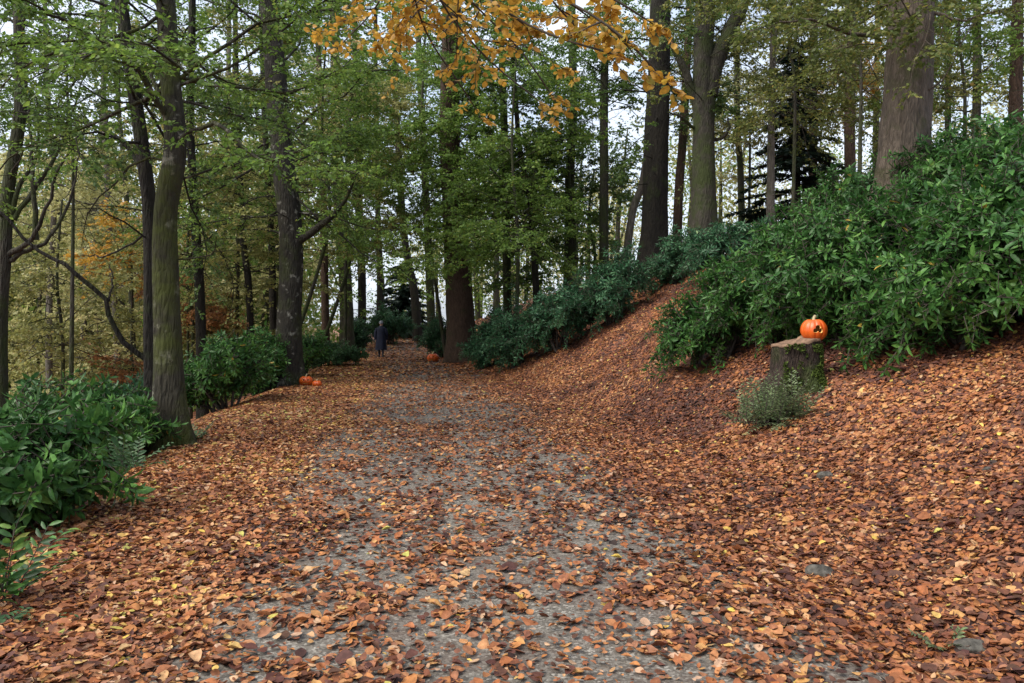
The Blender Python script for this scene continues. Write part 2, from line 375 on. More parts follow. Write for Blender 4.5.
# ------------------------------------------------------------------ fallen leaves
def litter():
    mb = MB(); rg = np.random.default_rng(5)
    def band(y0, y1, dens, tmpls, s0, s1, xl, xr):
        w = xr + xl
        ymid = np.linspace(y0, y1, 50)
        A = ((Redge(ymid) + xr) - (Ledge(ymid) - xl)).mean() * (y1 - y0)
        n = int(A * dens)
        y = rg.uniform(y0, y1, n)
        t = rg.random(n); x = (Ledge(y) - xl) * (1 - t) + (Redge(y) + xr) * t
        vis = np.abs(x) < y * .80 + 1.6
        x = x[vis]; y = y[vis]
        # thin cover on the trodden path, in drifts
        u = np.abs(x - Pmid(y)) / (1.72 + .5 * (vnoise(y * .5, x * .5, 4) - .5))
        drift = .45 * fbm(x * 1.3, y * .9, 21, 3) + .55 * fbm(x * 4.0, y * 3.2, 23, 2)
        cover = np.clip(sstep(.45, 1.30, u + (drift - .5) * 1.3) * .85 + .15 + .10 * sstep(7, 16, y) + .34 * sstep(.42, .66, drift), .1, 1)
        cover = np.maximum(cover, .6 * sstep(22, 32, y))
        keep = rg.random(len(x)) < cover
        x = x[keep]; y = y[keep]; N = len(x)
        nn = gnormal(x, y)
        tilt = rg.normal(0, .24, (N, 3)); nn2 = nrm(nn + tilt)
        al = rg.normal(0, 1, (N, 3)); al = al - (al * nn2).sum(-1, keepdims=True) * nn2
        z = ground_z(x, y) + .008 + rg.random(N) ** 2 * .022
        P = np.stack([x, y, z], -1)
        size = (s0 + (s1 - s0) * rg.random(N) ** 1.4) * rg.choice([.5, 1.0, 1.45], N, p=[.18, .74, .08])
        # tone: brighter orange along the left margin, browner with dark wet patches up the right bank
        r = np.clip(rg.beta(1.7, 2.25, N) + .34 * (fbm(x * 3.1, y * 3.1, 51, 2) - .5) + .22 * (fbm(x * .7, y * .7, 53, 2) - .5), 0, .9)
        right = sstep(-.5, 3.0, x - Pmid(y) - .6)
        left = sstep(.8, 2.2, Pmid(y) - x)
        wet = sstep(.50, .66, fbm(x * .8, y * .8, 31, 3)) * right
        onp = 1 - sstep(.8, 1.5, np.abs(x - Pmid(y)))
        dark_soil = sstep(10.5, 13, y) * sstep(.9, 1.5, x - Redge(y)) * (1 - sstep(2.6, 4, x - Redge(y))) * sstep(.40, .58, fbm(x * .9, y * .9, 37, 3))  # dark wet leaves over eroded soil along the hedge foot, their own colour
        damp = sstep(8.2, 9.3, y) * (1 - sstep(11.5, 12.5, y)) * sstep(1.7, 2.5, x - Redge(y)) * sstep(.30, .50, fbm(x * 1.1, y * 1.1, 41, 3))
        wet = np.maximum(np.maximum(wet * .7, dark_soil * .4), damp)
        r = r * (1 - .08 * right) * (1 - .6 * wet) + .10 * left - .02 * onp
        hi = rg.random(N) < .022; r[hi] = rg.uniform(.86, 1, hi.sum())
        r = np.clip(r, 0, 1)
        k = rg.integers(0, len(tmpls), N)
        if len(tmpls) > 2: k[(k == len(tmpls) - 1) & (rg.random(N) < .45)] = 0
        for i, t_ in enumerate(tmpls):
            q = k == i
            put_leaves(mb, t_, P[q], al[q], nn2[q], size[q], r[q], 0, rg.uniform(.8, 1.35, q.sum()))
    band(.8, 6.5, 2400, FALLEN, .024, .076, 1.2, 4.0)
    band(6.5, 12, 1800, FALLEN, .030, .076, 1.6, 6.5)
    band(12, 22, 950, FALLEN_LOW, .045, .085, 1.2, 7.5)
    band(22, 40, 260, FALLEN_LOW, .08, .14, .8, 6.5)
    band(40, 64, 120, FALLEN_LOW, .12, .18, .5, 3)
    return tag(mb.build('fallen_leaves', M['litter'], smooth=False), 'carpet of orange and brown beech leaves covering path and bank', 'leaf litter', kind='stuff')
litter()

# ------------------------------------------------------------------ trees
UP = np.array([0, 0, 1.0])

def limb_path(p, d, L, n, rg, rise=0.0, wander=.16):
    pts = [np.array(p, float)]; d = nrm(np.array(d, float)); st = L / (n - 1)
    for i in range(n - 1):
        d = nrm(d + rg.normal(0, wander, 3) + np.array([0, 0, rise]))
        pts.append(pts[-1] + d * st)
    return np.array(pts)

FRESH = (FALLEN[1][0] * [1.15, 1, .6] + [0, .5, 0], FALLEN[1][1])
def leafy_limb(bb, lb, P, r0, rg, leaf=.07, dens=1.0, shoot=.9, tmat=0, droop=.12, lmat=0, tone=(0, 1), sides=5, start=.18, far=False, tmpl=None):
    """limb P with flat beech-like sprays: shoots to both sides, side twigs on them, leaves on all"""
    n = len(P); rad = np.linspace(r0, max(.006, r0 * .14), n)
    V, F = tube(P, rad, sides); bb.add(V, F, tmat)
    seg = np.linalg.norm(np.diff(P, axis=0), axis=1); L = seg.sum()
    ns = max(3, int(L / .20 * dens ** .5))
    t = np.sort(rg.uniform(start, 1.0, ns)); t[-1] = 1.0
    cum = np.concatenate([[0], np.cumsum(seg)]) / L
    S = np.stack([np.interp(t, cum, P[:, k]) for k in range(3)], -1)
    G = nrm(np.stack([np.interp(t, cum, np.gradient(P[:, k])) for k in range(3)], -1))
    side = nrm(np.cross(G, UP)); sg = np.where(np.arange(ns) % 2 == 0, 1, -1)[:, None]
    D = nrm(G * rg.uniform(.4, 1.0, (ns, 1)) + side * sg * rg.uniform(.6, 1.0, (ns, 1)) + rg.normal(0, .30, (ns, 3)))
    D[-1] = G[-1]
    sl = shoot * (1.15 - .65 * t) * rg.uniform(.6, 1.3, ns)
    E = S + D * sl[:, None] - UP * (droop * sl * sl)[:, None]
    mid = (S + E) / 2 + UP * (droop * sl * sl * .25)[:, None]
    V, F = segs(S, mid, .007, .0045); bb.add(V, F, tmat)
    V, F = segs(mid, E, .0045, .002); bb.add(V, F, tmat)
    # twigs on the shoots
    k = max(2, int(5 * dens ** .5)); idx = np.repeat(np.arange(ns), k); m = len(idx)
    tt = rg.uniform(.15, 1.0, m)[:, None]
    T0 = (1 - tt) ** 2 * S[idx] + 2 * tt * (1 - tt) * (2 * mid - (S + E) / 2)[idx] + tt ** 2 * E[idx]
    sd = nrm(np.cross(D[idx], UP)) * np.where(rg.random(m) < .5, 1, -1)[:, None]
    TD = nrm(D[idx] * rg.uniform(.5, 1.1, (m, 1)) + sd * rg.uniform(.4, 1.0, (m, 1)) + rg.normal(0, .34, (m, 3)))
    tl = rg.uniform(.18, .45, m) * (shoot / .9) * (1.2 - .5 * tt[:, 0])
    T1 = T0 + TD * tl[:, None] - UP * (.12 * tl)[:, None]
    V, F = segs(T0, T1, .003, .0015); bb.add(V, F, tmat)
    # leaves on the twigs
    q = max(3, int(8 * dens ** .5)); j = np.repeat(np.arange(m), q); c = len(j)
    u = (np.tile((np.arange(q) + .5) / q, m) + rg.uniform(-.06, .06, c))[:, None]
    LP = T0[j] * (1 - u) + T1[j] * u
    sd = nrm(np.cross(TD[j], UP)) * np.where(np.arange(c) % 2 == 0, 1, -1)[:, None]
    A = nrm(TD[j] * rg.uniform(.2, .9, (c, 1)) + sd + rg.normal(0, .35, (c, 3)) - UP * rg.uniform(0, .8, (c, 1)))
    Nn = nrm(UP + rg.normal(0, .75, (c, 3)))
    base = rg.uniform(*tone)
    rn = np.clip(rg.beta(1.6, 2.2, c) * .8 + .2 * base, 0, 1)
    put_leaves(lb, tmpl or (LEAF_LOW if far else LEAF_T), LP, A, Nn, leaf * 1.2 * rg.uniform(.7, 1.25, c), rn, lmat)

def trunk_mesh(P, r0, r1, rg, sides=20, flare=.55, n=None):
    P = np.asarray(P, float)
    L = np.linalg.norm(np.diff(P, axis=0), axis=1).sum()
    n = n or int(np.clip(L / .22, 12, 90))
    Q = resample(P, n)
    h = np.concatenate([[0], np.cumsum(np.linalg.norm(np.diff(Q, axis=0), axis=1))])
    t = h / h[-1]
    rad = r0 + (r1 - r0) * t ** .8
    hh = np.maximum(h - .35, 0)
    ph = rg.uniform(0, 6, 4); nl = rg.integers(4, 7)
    z1 = rg.uniform(0, 50)
    sc = max(.25, r0)
    def bump(th, k):
        e = np.exp(-hh[k] / (1.4 * sc + .12))
        lobes = np.maximum(np.cos(nl * th + ph[0]) * .5 + np.cos((nl - 1) * th + ph[1]) * .5, -.6)
        b = 1 + flare * e * (1 + .9 * lobes)
        b = b + .05 * np.cos(2 * th + ph[2] + h[k] * .6) + .035 * np.cos(3 * th + ph[3] - h[k] * 1.1)
        b = b + .10 * (vnoise(th * 2.2 + z1, h[k] * 1.7, 3) - .5) + .07 * (vnoise(th * 5 + z1, h[k] * 4, 9) - .5)
        return b
    V, F = tube(Q, rad, sides, bump)
    return V, F, Q, rad

def tree(name, label, d, base_px, pts, w0, w1, bark, crown=None, extra=None, group=None, seed=1, top=15.0, flare=.55, cat='tree', sides=20, basez=None):
    """pts: (px, py[, depth offset]) up the trunk at depth d; crown: list of dicts of limb sets"""
    rg = np.random.default_rng(seed)
    b = foot(base_px, d)
    if basez is not None: b[2] = basez
    P = [b - UP * .35, b + UP * .02]
    for q in pts:
        dd = d + (q[2] if len(q) > 2 else 0)
        P.append(at(q[0], q[1], dd))
    g = nrm(P[-1] - P[-2])
    last = P[-1]
    if last[2] < top and crown is not None and extra != 'stop':
        g2 = nrm(g + UP * .6); P.append(last + g2 * (top - last[2]) * .5); P.append(P[-1] + UP * (top - last[2]) * .5)
    P = np.array(P)
    r0 = w0 * d / FPX / 2; r1 = w1 * d / FPX / 2
    # w1 is the width where the last pixel point is; taper on above
    root = empty(name, b, label, cat, group)
    V, F, Q, rad = trunk_mesh(P, r0, r1 * .75, rg, sides, flare)
    tb = MB(); tb.add(V, F)
    bb = MB(); lb = MB(); anyl = False
    for c in (crown or []):
        y1, y0, nl = c['y'][0], c['y'][1], c['n']
        zlo = EYE + (HY - y1) * d / FPX; zhi = EYE + (HY - y0) * d / FPX
        for i in range(nl):
            z = rg.uniform(zlo, zhi)
            k = int(np.argmin(np.abs(Q[:, 2] - z))); p = Q[k]
            a0, a1 = c.get('az', (0, 360)); az = math.radians(rg.uniform(a0, a1)); el = math.radians(rg.normal(c.get('el', 15), 20))
            D = np.array([math.cos(az) * math.cos(el), math.sin(az) * math.cos(el), math.sin(el)])
            L = c['L'] * rg.uniform(.65, 1.2)
            pl = limb_path(p + D * rad[k] * .3, D, L, 9, rg, c.get('rise', -.03), .2)
            leafy_limb(bb, lb, pl, max(.010, min(rad[k] * .4, .008 + L * .006)), rg, c.get('leaf', .075), c.get('dens', 1), c.get('shoot', .9), 0, c.get('droop', .12), c.get('mat', 0), c.get('tone', (0, 1)), far=d > 17)
            anyl = True
    return root, tb, bb, lb, rg, Q, rad, bark, anyl

def finish(t, leaf_mats=('green',), bare=0):
    root, tb, bb, lb, rg, Q, rad, bark, anyl = t
    hi = np.where((Q[:, 2] > root.location[2] + 1.6) & (Q[:, 2] < 11))[0]
    for i in range(bare if len(hi) else 0):
        k = rg.choice(hi); az = rg.uniform(0, 6.283); e = rg.normal(.25, .3)
        D = np.array([math.cos(az) * math.cos(e), math.sin(az) * math.cos(e), math.sin(e)]); L = rg.uniform(.8, 2.6)
        P = limb_path(Q[k] + D * rad[k] * .3, D, L, 8, rg, rg.choice([-.08, .06]), .22); r0 = min(rad[k] * .3, .006 + .006 * L)
        V, F = tube(P, np.linspace(r0, .003, 8), 5); bb.add(V, F)
        m = int(4 + L * 3); u = rg.uniform(1, 6.9, m); kk = u.astype(int); S = P[kk] + (P[kk + 1] - P[kk]) * (u - kk)[:, None]
        E = S + nrm(P[kk + 1] - P[kk] + rg.normal(0, .025 * L, (m, 3)) * 4) * rg.uniform(.2, .7, (m, 1)); mid = (S + E) / 2 + rg.normal(0, .03, (m, 3))
        V, F = segs(S, mid, .005, .0035); bb.add(V, F); V, F = segs(mid, E, .0035, .0015); bb.add(V, F)
    o = root.location
    tb.build('trunk', M[bark], root, origin=o)
    cr = lb.build('crown', [M[x] for x in leaf_mats], root, smooth=False, origin=o) if lb.n else root
    if bb.n: bb.build('branches', M[bark], cr, origin=o)
    return root

def px_limb(t, pix, d, r0, r1, leafy=None, mat=0):
    """a limb drawn through given pixels at given depths"""
    root, tb, bb, lb, rg, Q, rad, bark, _ = t
    P = resample(np.array([at(x, y, d + dz) for x, y, dz in pix]), 16)
    P[1:-1] += rg.normal(0, .012, (14, 3))
    if leafy:
        leafy_limb(bb, lb, P, r0, rg, **leafy)
    else:
        V, F = tube(P, np.linspace(r0, r1, 16), 8); bb.add(V, F)

# --- left side
t = tree('beech_tree', 'mossy beech trunk at the left path edge, nearest to the camera', 9.9, 172,
         [(168, 330), (165, 220), (175, 150), (171, 90, .1), (166, 0, .2)], 27, 21, 'bark_mossy',
         [dict(y=(130, -60), n=12, L=3.2, el=8, leaf=.058, dens=1.35), dict(y=(-60, -330), n=3, L=3.4, el=15, leaf=.085, dens=.8)], seed=3, top=10, flare=.8)
px_limb(t, [(168, 120, 0), (130, 60, -.6), (60, 20, -1.4), (10, -10, -2)], 9.9, .05, .012, dict(leaf=.058, dens=1.5, shoot=.8))
px_limb(t, [(175, 140, 0), (215, 125, -.8), (262, 160, -1.5), (300, 150, -2)], 9.9, .035, .01, dict(leaf=.058, dens=1.3, shoot=.8))
finish(t, bare=9, leaf_mats=('green',))

t = tree('beech_tree', 'dark slender trunk close behind the mossy beech, forking left as it rises', 11.2, 153,
         [(151, 330), (150, 220), (144, 160), (133, 80), (121, 0)], 15, 14, 'bark_dark',
         [dict(y=(170, 0), n=10, L=2.8, el=5, leaf=.058, dens=1.3), dict(y=(0, -280), n=7, L=3, el=15, dens=.8)], seed=5, top=10.5, flare=.4)
px_limb(t, [(150, 362, 0), (118, 335, -.2), (105, 300, -.3), (72, 268, -.5), (38, 250, -.6), (0, 212, -.7), (-40, 190, -.8)], 11.2, .042, .016)
px_limb(t, [(106, 303, -.3), (112, 288, -.2), (110, 265, 0)], 11.2, .02, .008)
px_limb(t, [(147, 180, 0), (115, 135, .3), (60, 118, .5), (0, 110, .8)], 11.2, .04, .012, dict(leaf=.056, dens=1.3, shoot=.8))
px_limb(t, [(150, 230, 0), (110, 255, .5), (80, 255, .8)], 11.2, .02, .006)
finish(t, bare=9, leaf_mats=('deep',))

M['bark_lichen'] = bark_mat('bark_lichen', (.009, .008, .006), (.036, .032, .024), .5, (.030, .036, .012), 1.0, (.17, .165, .14))
t = tree('beech_tree', 'tall dark trunk standing beside the glowing pumpkin at the left path edge', 19.3, 287,
         [(290, 320), (291, 240), (284, 170), (277, 90), (270, 0)], 25, 23, 'bark_lichen',
         [dict(y=(250, 60), n=14, L=4.0, el=2, az=(-25, 205), leaf=.07, dens=1.1, shoot=1.1), dict(y=(60, -60), n=12, L=4.5, el=10, az=(-40, 220), leaf=.07, dens=1, shoot=1.1), dict(y=(-60, -260), n=3, L=4.5, el=20, leaf=.1, dens=.7)], seed=8, top=15.5, flare=.85)
px_limb(t, [(298, 242, 0), (325, 222, -.4), (345, 200, -.7), (358, 172, -1)], 19.3, .11, .02, dict(leaf=.07, dens=.9, shoot=.9, start=.5))
px_limb(t, [(288, 180, 0), (330, 170, -1.0), (380, 178, -2)], 19.3, .06, .02, dict(leaf=.085, dens=1.1, shoot=1.0))
px_limb(t, [(285, 95, 0), (330, 75, -1), (400, 70, -2.0)], 19.3, .08, .02, dict(leaf=.085, dens=1.1, shoot=1.1))
finish(t, bare=9, leaf_mats=('green',))

t = tree('ash_tree', 'branching trunk at the far left edge of the woodland, limbs fanning upward', 13.0, 2,
         [(0, 330), (4, 260), (6, 225), (8, 190), (20, 110), (18, 0)], 16, 11, 'bark_grey',
         [dict(y=(120, -60), n=9, L=2.6, el=20, leaf=.07, dens=.8)], seed=12, top=9, flare=.3)
for pix in ([(8, 255, 0), (30, 240, -.2), (44, 215, -.3), (60, 170, -.4), (85, 130, -.4)], [(10, 225, 0), (18, 190, 0), (38, 150, .2), (36, 80, .3)],
            [(6, 262, 0), (28, 250, 0), (48, 240, .1), (70, 200, .2), (80, 150, .3)], [(36, 240, .1), (33, 190, 0), (30, 130, 0), (26, 60, .1)]):
    px_limb(t, pix, 13.0, .05, .012)
px_limb(t, [(14, 220, 0), (50, 165, .2), (70, 120, .3), (90, 60, .2)], 13.0, .05, .012, dict(leaf=.07, dens=.7, shoot=.7))
finish(t, bare=9, leaf_mats=('green',))

t = tree('slender_tree', 'thin dark trunk rising between the mossy beech and the pumpkin tree', 20, 203,
         [(199, 280), (194, 200), (190, 120), (192, 30)], 11, 8, 'bark_dark', [dict(y=(260, 0), n=22, L=2.6, el=0, leaf=.075, dens=.9), ], seed=17, top=12, flare=.2)
finish(t, bare=9, leaf_mats=('olive',))
t = tree('slender_tree', 'thin leaning trunk just left of the pumpkin tree, behind the dark shrub', 24, 252,
         [(249, 290), (243, 240), (240, 180), (236, 60)], 8, 6, 'bark_dark', [dict(y=(290, 60), n=20, L=2.4, el=0, leaf=.08, dens=.9)], seed=18, top=12, flare=.2)
finish(t, bare=9, leaf_mats=('olive',))

# --- centre
t = tree('chestnut_tree', 'thick reddish brown trunk on the right path edge behind the far pumpkin', 30, 462,
         [(459, 290), (454, 215), (450, 140), (452, 0)], 28, 22, 'bark_red',
         [dict(y=(225, 110), n=26, L=3.6, el=-10, az=(185, 345), leaf=.09, dens=1.3, shoot=1.2, droop=.16), dict(y=(120, -40), n=22, L=4.6, el=0, az=(170, 370), leaf=.095, dens=1.2, shoot=1.2),
          dict(y=(-40, -200), n=3, L=5, el=15, leaf=.11, dens=.7, shoot=1.2)], seed=21, top=17, flare=.32, sides=26)
finish(t, bare=9, leaf_mats=('green',))

# --- right bank
t = tree('beech_tree', 'dark straight trunk with flared foot on the bank above the hedge', 27, 652,
         [(655, 200), (657, 130), (659, 60), (661, 0)], 27, 25, 'bark_dark',
         [dict(y=(120, -20), n=16, L=4.0, el=5, leaf=.085, dens=1, shoot=1.0), dict(y=(-20, -160), n=2, L=4.2, el=15, leaf=.1, dens=.7)], seed=24, top=16, flare=.7)
finish(t, bare=9, leaf_mats=('deep',))

t = tree('beech_tree', 'forked mossy trunk on the bank right of the dark straight trunk', 24, 703,
         [(704, 190), (704, 120), (703, 75), (704, 30), (706, 0)], 29, 20, 'bark_grey',
         [dict(y=(110, -30), n=13, L=3.4, el=10, leaf=.08, dens=.9, shoot=1.0), dict(y=(-30, -160), n=2, L=4.2, el=15, leaf=.1, dens=.7)], seed=27, top=15, flare=.5)
px_limb(t, [(708, 95, 0), (716, 62, 0), (728, 35, .1), (742, 5, .2), (752, -40, .3)], 24, .32, .18)
px_limb(t, [(698, 112, 0), (690, 85, -.1), (682, 65, -.2), (674, 48, -.3), (660, 20, -.5)], 24, .16, .07)
px_limb(t, [(698, 132, 0), (682, 118, -.4), (668, 112, -.8)], 24, .06, .02)
px_limb(t, [(711, 140, 0), (722, 138, -.1), (729, 128, -.2), (728, 118, -.2)], 24, .07, .03)
finish(t, bare=9, leaf_mats=('olive_dim',))

t = tree('beech_tree', 'largest tan trunk rising behind the laurel bush on the right bank', 14, 897,
         [(901, 190), (906, 120), (910, 60), (912, 0)], 54, 41, 'bark_tan',
         [dict(y=(55, -40), n=10, L=2.8, el=5, leaf=.08, dens=1.1), dict(y=(-40, -230), n=3, L=3.6, el=15, leaf=.085, dens=.8)], seed=31, top=11, flare=.35, sides=30)
px_limb(t, [(900, 30, 0), (860, 35, -.8), (810, 20, -1.5), (760, 28, -2)], 14, .05, .012, dict(leaf=.08, dens=1.2, shoot=.9))
px_limb(t, [(925, 10, 0), (960, 20, -.6), (1000, 10, -1)], 14, .04, .012, dict(leaf=.075, dens=1, shoot=.8))
finish(t, bare=9, leaf_mats=('olive_dim',))

# slim trees of the background: (label, depth, base px, upper pixels, width, bark, leaf, crown y range, n, L)
SLIM = [
 ('slim mossy trunk standing between the hedge and the dark straight trunk', 30, 604, [(604, 180), (604, 100), (606, 30)], 11, 'bark_grey', 'green', (160, 0), 14, 3.0),
 ('dim brown trunk above the middle of the hedge', 33, 569, [(570, 180), (573, 100), (572, 20)], 12, 'bark_grey', 'green', (200, 0), 24, 3.4),
 ('crooked dark stem leaning left, above the left end of the hedge', 29, 538, [(532, 220), (528, 190), (520, 150), (515, 90)], 7, 'bark_dark', 'green', (260, 60), 26, 3.0),
 ('pale stem slanting right behind the dark straight trunk', 31, 624, [(632, 215), (643, 180), (650, 120), (652, 40)], 9, 'bark_pale', 'deep', (120, 0), 8, 3.0),
 ('reddish trunk seen between the dark straight trunk and the forked one', 31, 676, [(679, 190), (682, 150), (686, 80), (690, 0)], 11, 'bark_red', 'olive', (110, 0), 9, 3.0),
 ('pale thin birch trunk right of the forked tree', 25, 770, [(771, 160), (772, 90), (774, 10)], 9, 'bark_pale', 'olive_dim', (110, 0), 14, 2.6),
 ('grey thin trunk between the forked tree and the pale birch', 34, 742, [(741, 180), (737, 110), (738, 10)], 8, 'bark_grey', 'yellow', (170, 20), 18, 3.2),
 ('dark trunk just left of the largest tan trunk', 30, 851, [(850, 150), (850, 90), (853, 0)], 13, 'bark_red', 'olive', (130, 0), 14, 3.2),
 ('brown trunk left of the largest tan trunk, beside the dark fir', 31, 815, [(813, 150), (813, 100), (814, 0)], 11, 'bark_red', 'olive_dim', (120, 0), 13, 3.2),
 ('thin dim trunk between the dark trunk and the largest tan trunk', 36, 876, [(876, 150), (877, 60), (878, 0)], 8, 'bark_grey', 'yellow', (130, 0), 14, 3.2),
 ('thin trunk nearest the right side of the largest tan trunk', 27, 947, [(948, 100), (947, 0)], 7, 'bark_grey', 'olive', (130, -20), 13, 2.8),
 ('mossy trunk above the laurel bush, second right of the largest tan trunk', 25, 975, [(977, 90), (977, 0)], 10, 'bark_grey', 'green', (120, -20), 10, 2.8),
 ('dark trunk at the top right corner above the laurel bush', 22, 1014, [(1016, 80), (1018, 0)], 15, 'bark_red', 'green', (70, -40), 8, 2.8),
 ('grey trunk left of the person, thickest of the far left clump', 38, 347, [(346, 300), (343, 250), (338, 180), (335, 60)], 15, 'bark_grey', 'olive', (220, 60), 18, 4.0),
 ('dark trunk directly left of the person, right of the grey one', 42, 362, [(362, 290), (360, 220), (356, 100)], 9, 'bark_dark', 'olive', (190, 60), 12, 3.6),
 ('slim trunk rising straight above the person', 48, 379, [(380, 280), (378, 220), (376, 100)], 7, 'bark_dark', 'olive', (170, 60), 10, 3.6),
 ('dark trunk leaning left at the far end of the path', 46, 418, [(414, 290), (407, 255), (402, 210), (396, 100)], 9, 'bark_dark', 'olive', (190, 60), 12, 3.6),
 ('dim trunk left of the thick reddish trunk, near the path end', 40, 432, [(429, 260), (426, 200), (420, 80)], 9, 'bark_grey', 'green', (240, 60), 22, 4.0),
 ('dim brown trunk right of the pumpkin tree, behind the shrubs', 33, 326, [(325, 300), (324, 240), (322, 160), (318, 40)], 9, 'bark_red', 'green', (270, 60), 26, 3.4),
 ('dark trunk just behind the left side of the pumpkin tree', 28, 274, [(273, 310), (272, 250), (266, 150), (262, 40)], 8, 'bark_dark', 'olive', (290, 60), 24, 3.0),
 ('grey trunk right of the thick reddish trunk, behind the hedge', 32, 508, [(506, 230), (505, 160), (502, 60)], 10, 'bark_grey', 'green', (270, 60), 26, 3.6),
 ('pale slender trunk in the low yellow wood left of the mossy beech', 27, 118, [(117, 350), (113, 280), (108, 200), (104, 100)], 7, 'bark_pale', 'yellow', (380, 120), 26, 3.2),
 ('pale trunk in the low yellow wood, second left of the mossy beech', 31, 50, [(49, 350), (50, 280), (54, 200), (48, 100)], 7, 'bark_pale', 'yellow', (390, 130), 28, 3.4),
 ('thin stem in the low wood right beside the far left branching trunk', 35, 84, [(83, 360), (86, 280), (96, 200), (102, 120)], 7, 'bark_pale', 'olive', (390, 150), 28, 3.6),
 ('thin mossy stem in the low wood close behind the mossy beech', 29, 140, [(133, 340), (130, 270), (126, 190), (118, 100)], 6, 'bark_grey', 'yellow', (390, 150), 26, 3.0),
 ('forked pale stem in the low wood right of the mossy beech', 36, 222, [(220, 320), (222, 250), (226, 190), (228, 100)], 7, 'bark_pale', 'yellow', (330, 130), 28, 3.6),
]
for i, (lab, d, bx, pts, w, bark, leaf, cy, n, L) in enumerate(SLIM):
    f = .0028 * d + .01
    t = tree('woodland_tree', lab, d, bx, pts, w, w * .75, bark,
             [dict(y=cy, n=n, L=L, el=4, leaf=.05 + .0017 * d, dens=.9, shoot=1.1)], seed=100 + i, top=8 + d * .28, flare=.25, sides=12)
    finish(t, (leaf,), 7)

# small golden and russet saplings glowing in the wood
SAP = [('golden sapling glowing behind the fork of the mossy beech', 24, 130, 255, 22, 'gold', 1.6), ('orange leaved sapling low behind the dark drooping limb', 21, 132, 365, 18, 'russet', .9),
       ('russet sapling between the thin dark trunk and the mossy beech', 24, 186, 300, 30, 'russet', 1.7), ('yellow sapling behind the right branch of the pumpkin tree', 30, 345, 95, 30, 'yellow', 2.3),
       ('golden crown glimpsed left of the largest tan trunk', 34, 845, 60, 34, 'gold', 2.0), ('yellow crown right of the forked tree', 33, 748, 110, 36, 'yellow', 2.3)]
for i, (lab, d, px, py, hp, leaf, L) in enumerate(SAP):
    t = tree('sapling', lab, d, px, [(px + 2, py + hp), (px, py - hp * .6)], 4, 2, 'bark_grey', [dict(y=(py + hp, py - hp * .5), n=16, L=L, el=6, leaf=.09, dens=1.1, shoot=.9)],
             extra='stop', seed=300 + i, flare=.1, sides=8)
    finish(t, (leaf,), 7)

# leafy young trees filling the middle storey
YOUNG = [('dense green young beech whose leaves show left of the thick reddish trunk', 33, 425, 3, 'green', (235, 0), 34, 2.9),
         ('yellow green young tree between the pumpkin tree and the grey trunk clump', 29, 352, 3, 'olive', (250, 60), 34, 2.6),
         ('green young beech above the left end of the hedge', 25, 515, 3, 'green', (255, 40), 44, 2.8),
         ('deep green young tree above the middle of the hedge', 31, 572, 3, 'deep', (250, 90), 32, 2.8),
         ('broad young beech behind the pumpkin tree, its leaves left of that trunk', 25, 235, 3, 'green', (250, 0), 36, 2.8),
         ('green young beech between the two left forked trunks and the sky', 18, 70, 3, 'deep', (185, -20), 26, 2.6),
         ('green young beech right of the pumpkin tree with arching sprays', 22.5, 325, 3, 'green', (240, 20), 32, 2.2),
         ('dim green young tree low behind the left end of the hedge', 34, 533, 3, 'deep', (285, 165), 26, 2.6),
         ('dim green young tree low behind the hedge, left of the slim mossy trunk', 36, 592, 3, 'deep', (265, 170), 22, 2.6),
         ('olive young tree right of the pale birch, leaves against the sky', 22, 792, 3, 'olive_dim', (105, -30), 26, 2.6),
         ('olive young tree left of the largest tan trunk, leaves high up', 19, 858, 3, 'olive_dim', (90, -40), 26, 2.3),
         ('green young tree right of the largest tan trunk', 21, 962, 3, 'green', (110, -40), 26, 2.3),
         ('light green young tree in the dip left of the mossy beech', 20, 60, 3, 'olive', (360, 200), 30, 2.6),
         ('light olive young tree in the dip right behind the mossy beech', 24, 190, 3, 'olive', (340, 190), 30, 2.6)]
BASE = {425: 446, 352: 314, 325: 281}
for i, (lab, d, px, w, leaf, cy, n, L) in enumerate(YOUNG):
    t = tree('young_tree', lab, d, BASE.get(px, px), [(px + 3, cy[0] - 10), (px - 3, (cy[0] + cy[1]) / 2), (px + 2, cy[1])], w * 22 / d + 2, 2.5, 'bark_grey',
             [dict(y=cy, n=int(n * .8), L=L, el=6, leaf=.055 + .0012 * d, dens=1.1, shoot=1.0, droop=.2)], extra='stop', seed=700 + i, flare=.15, sides=9)
    finish(t, (leaf,), 7)

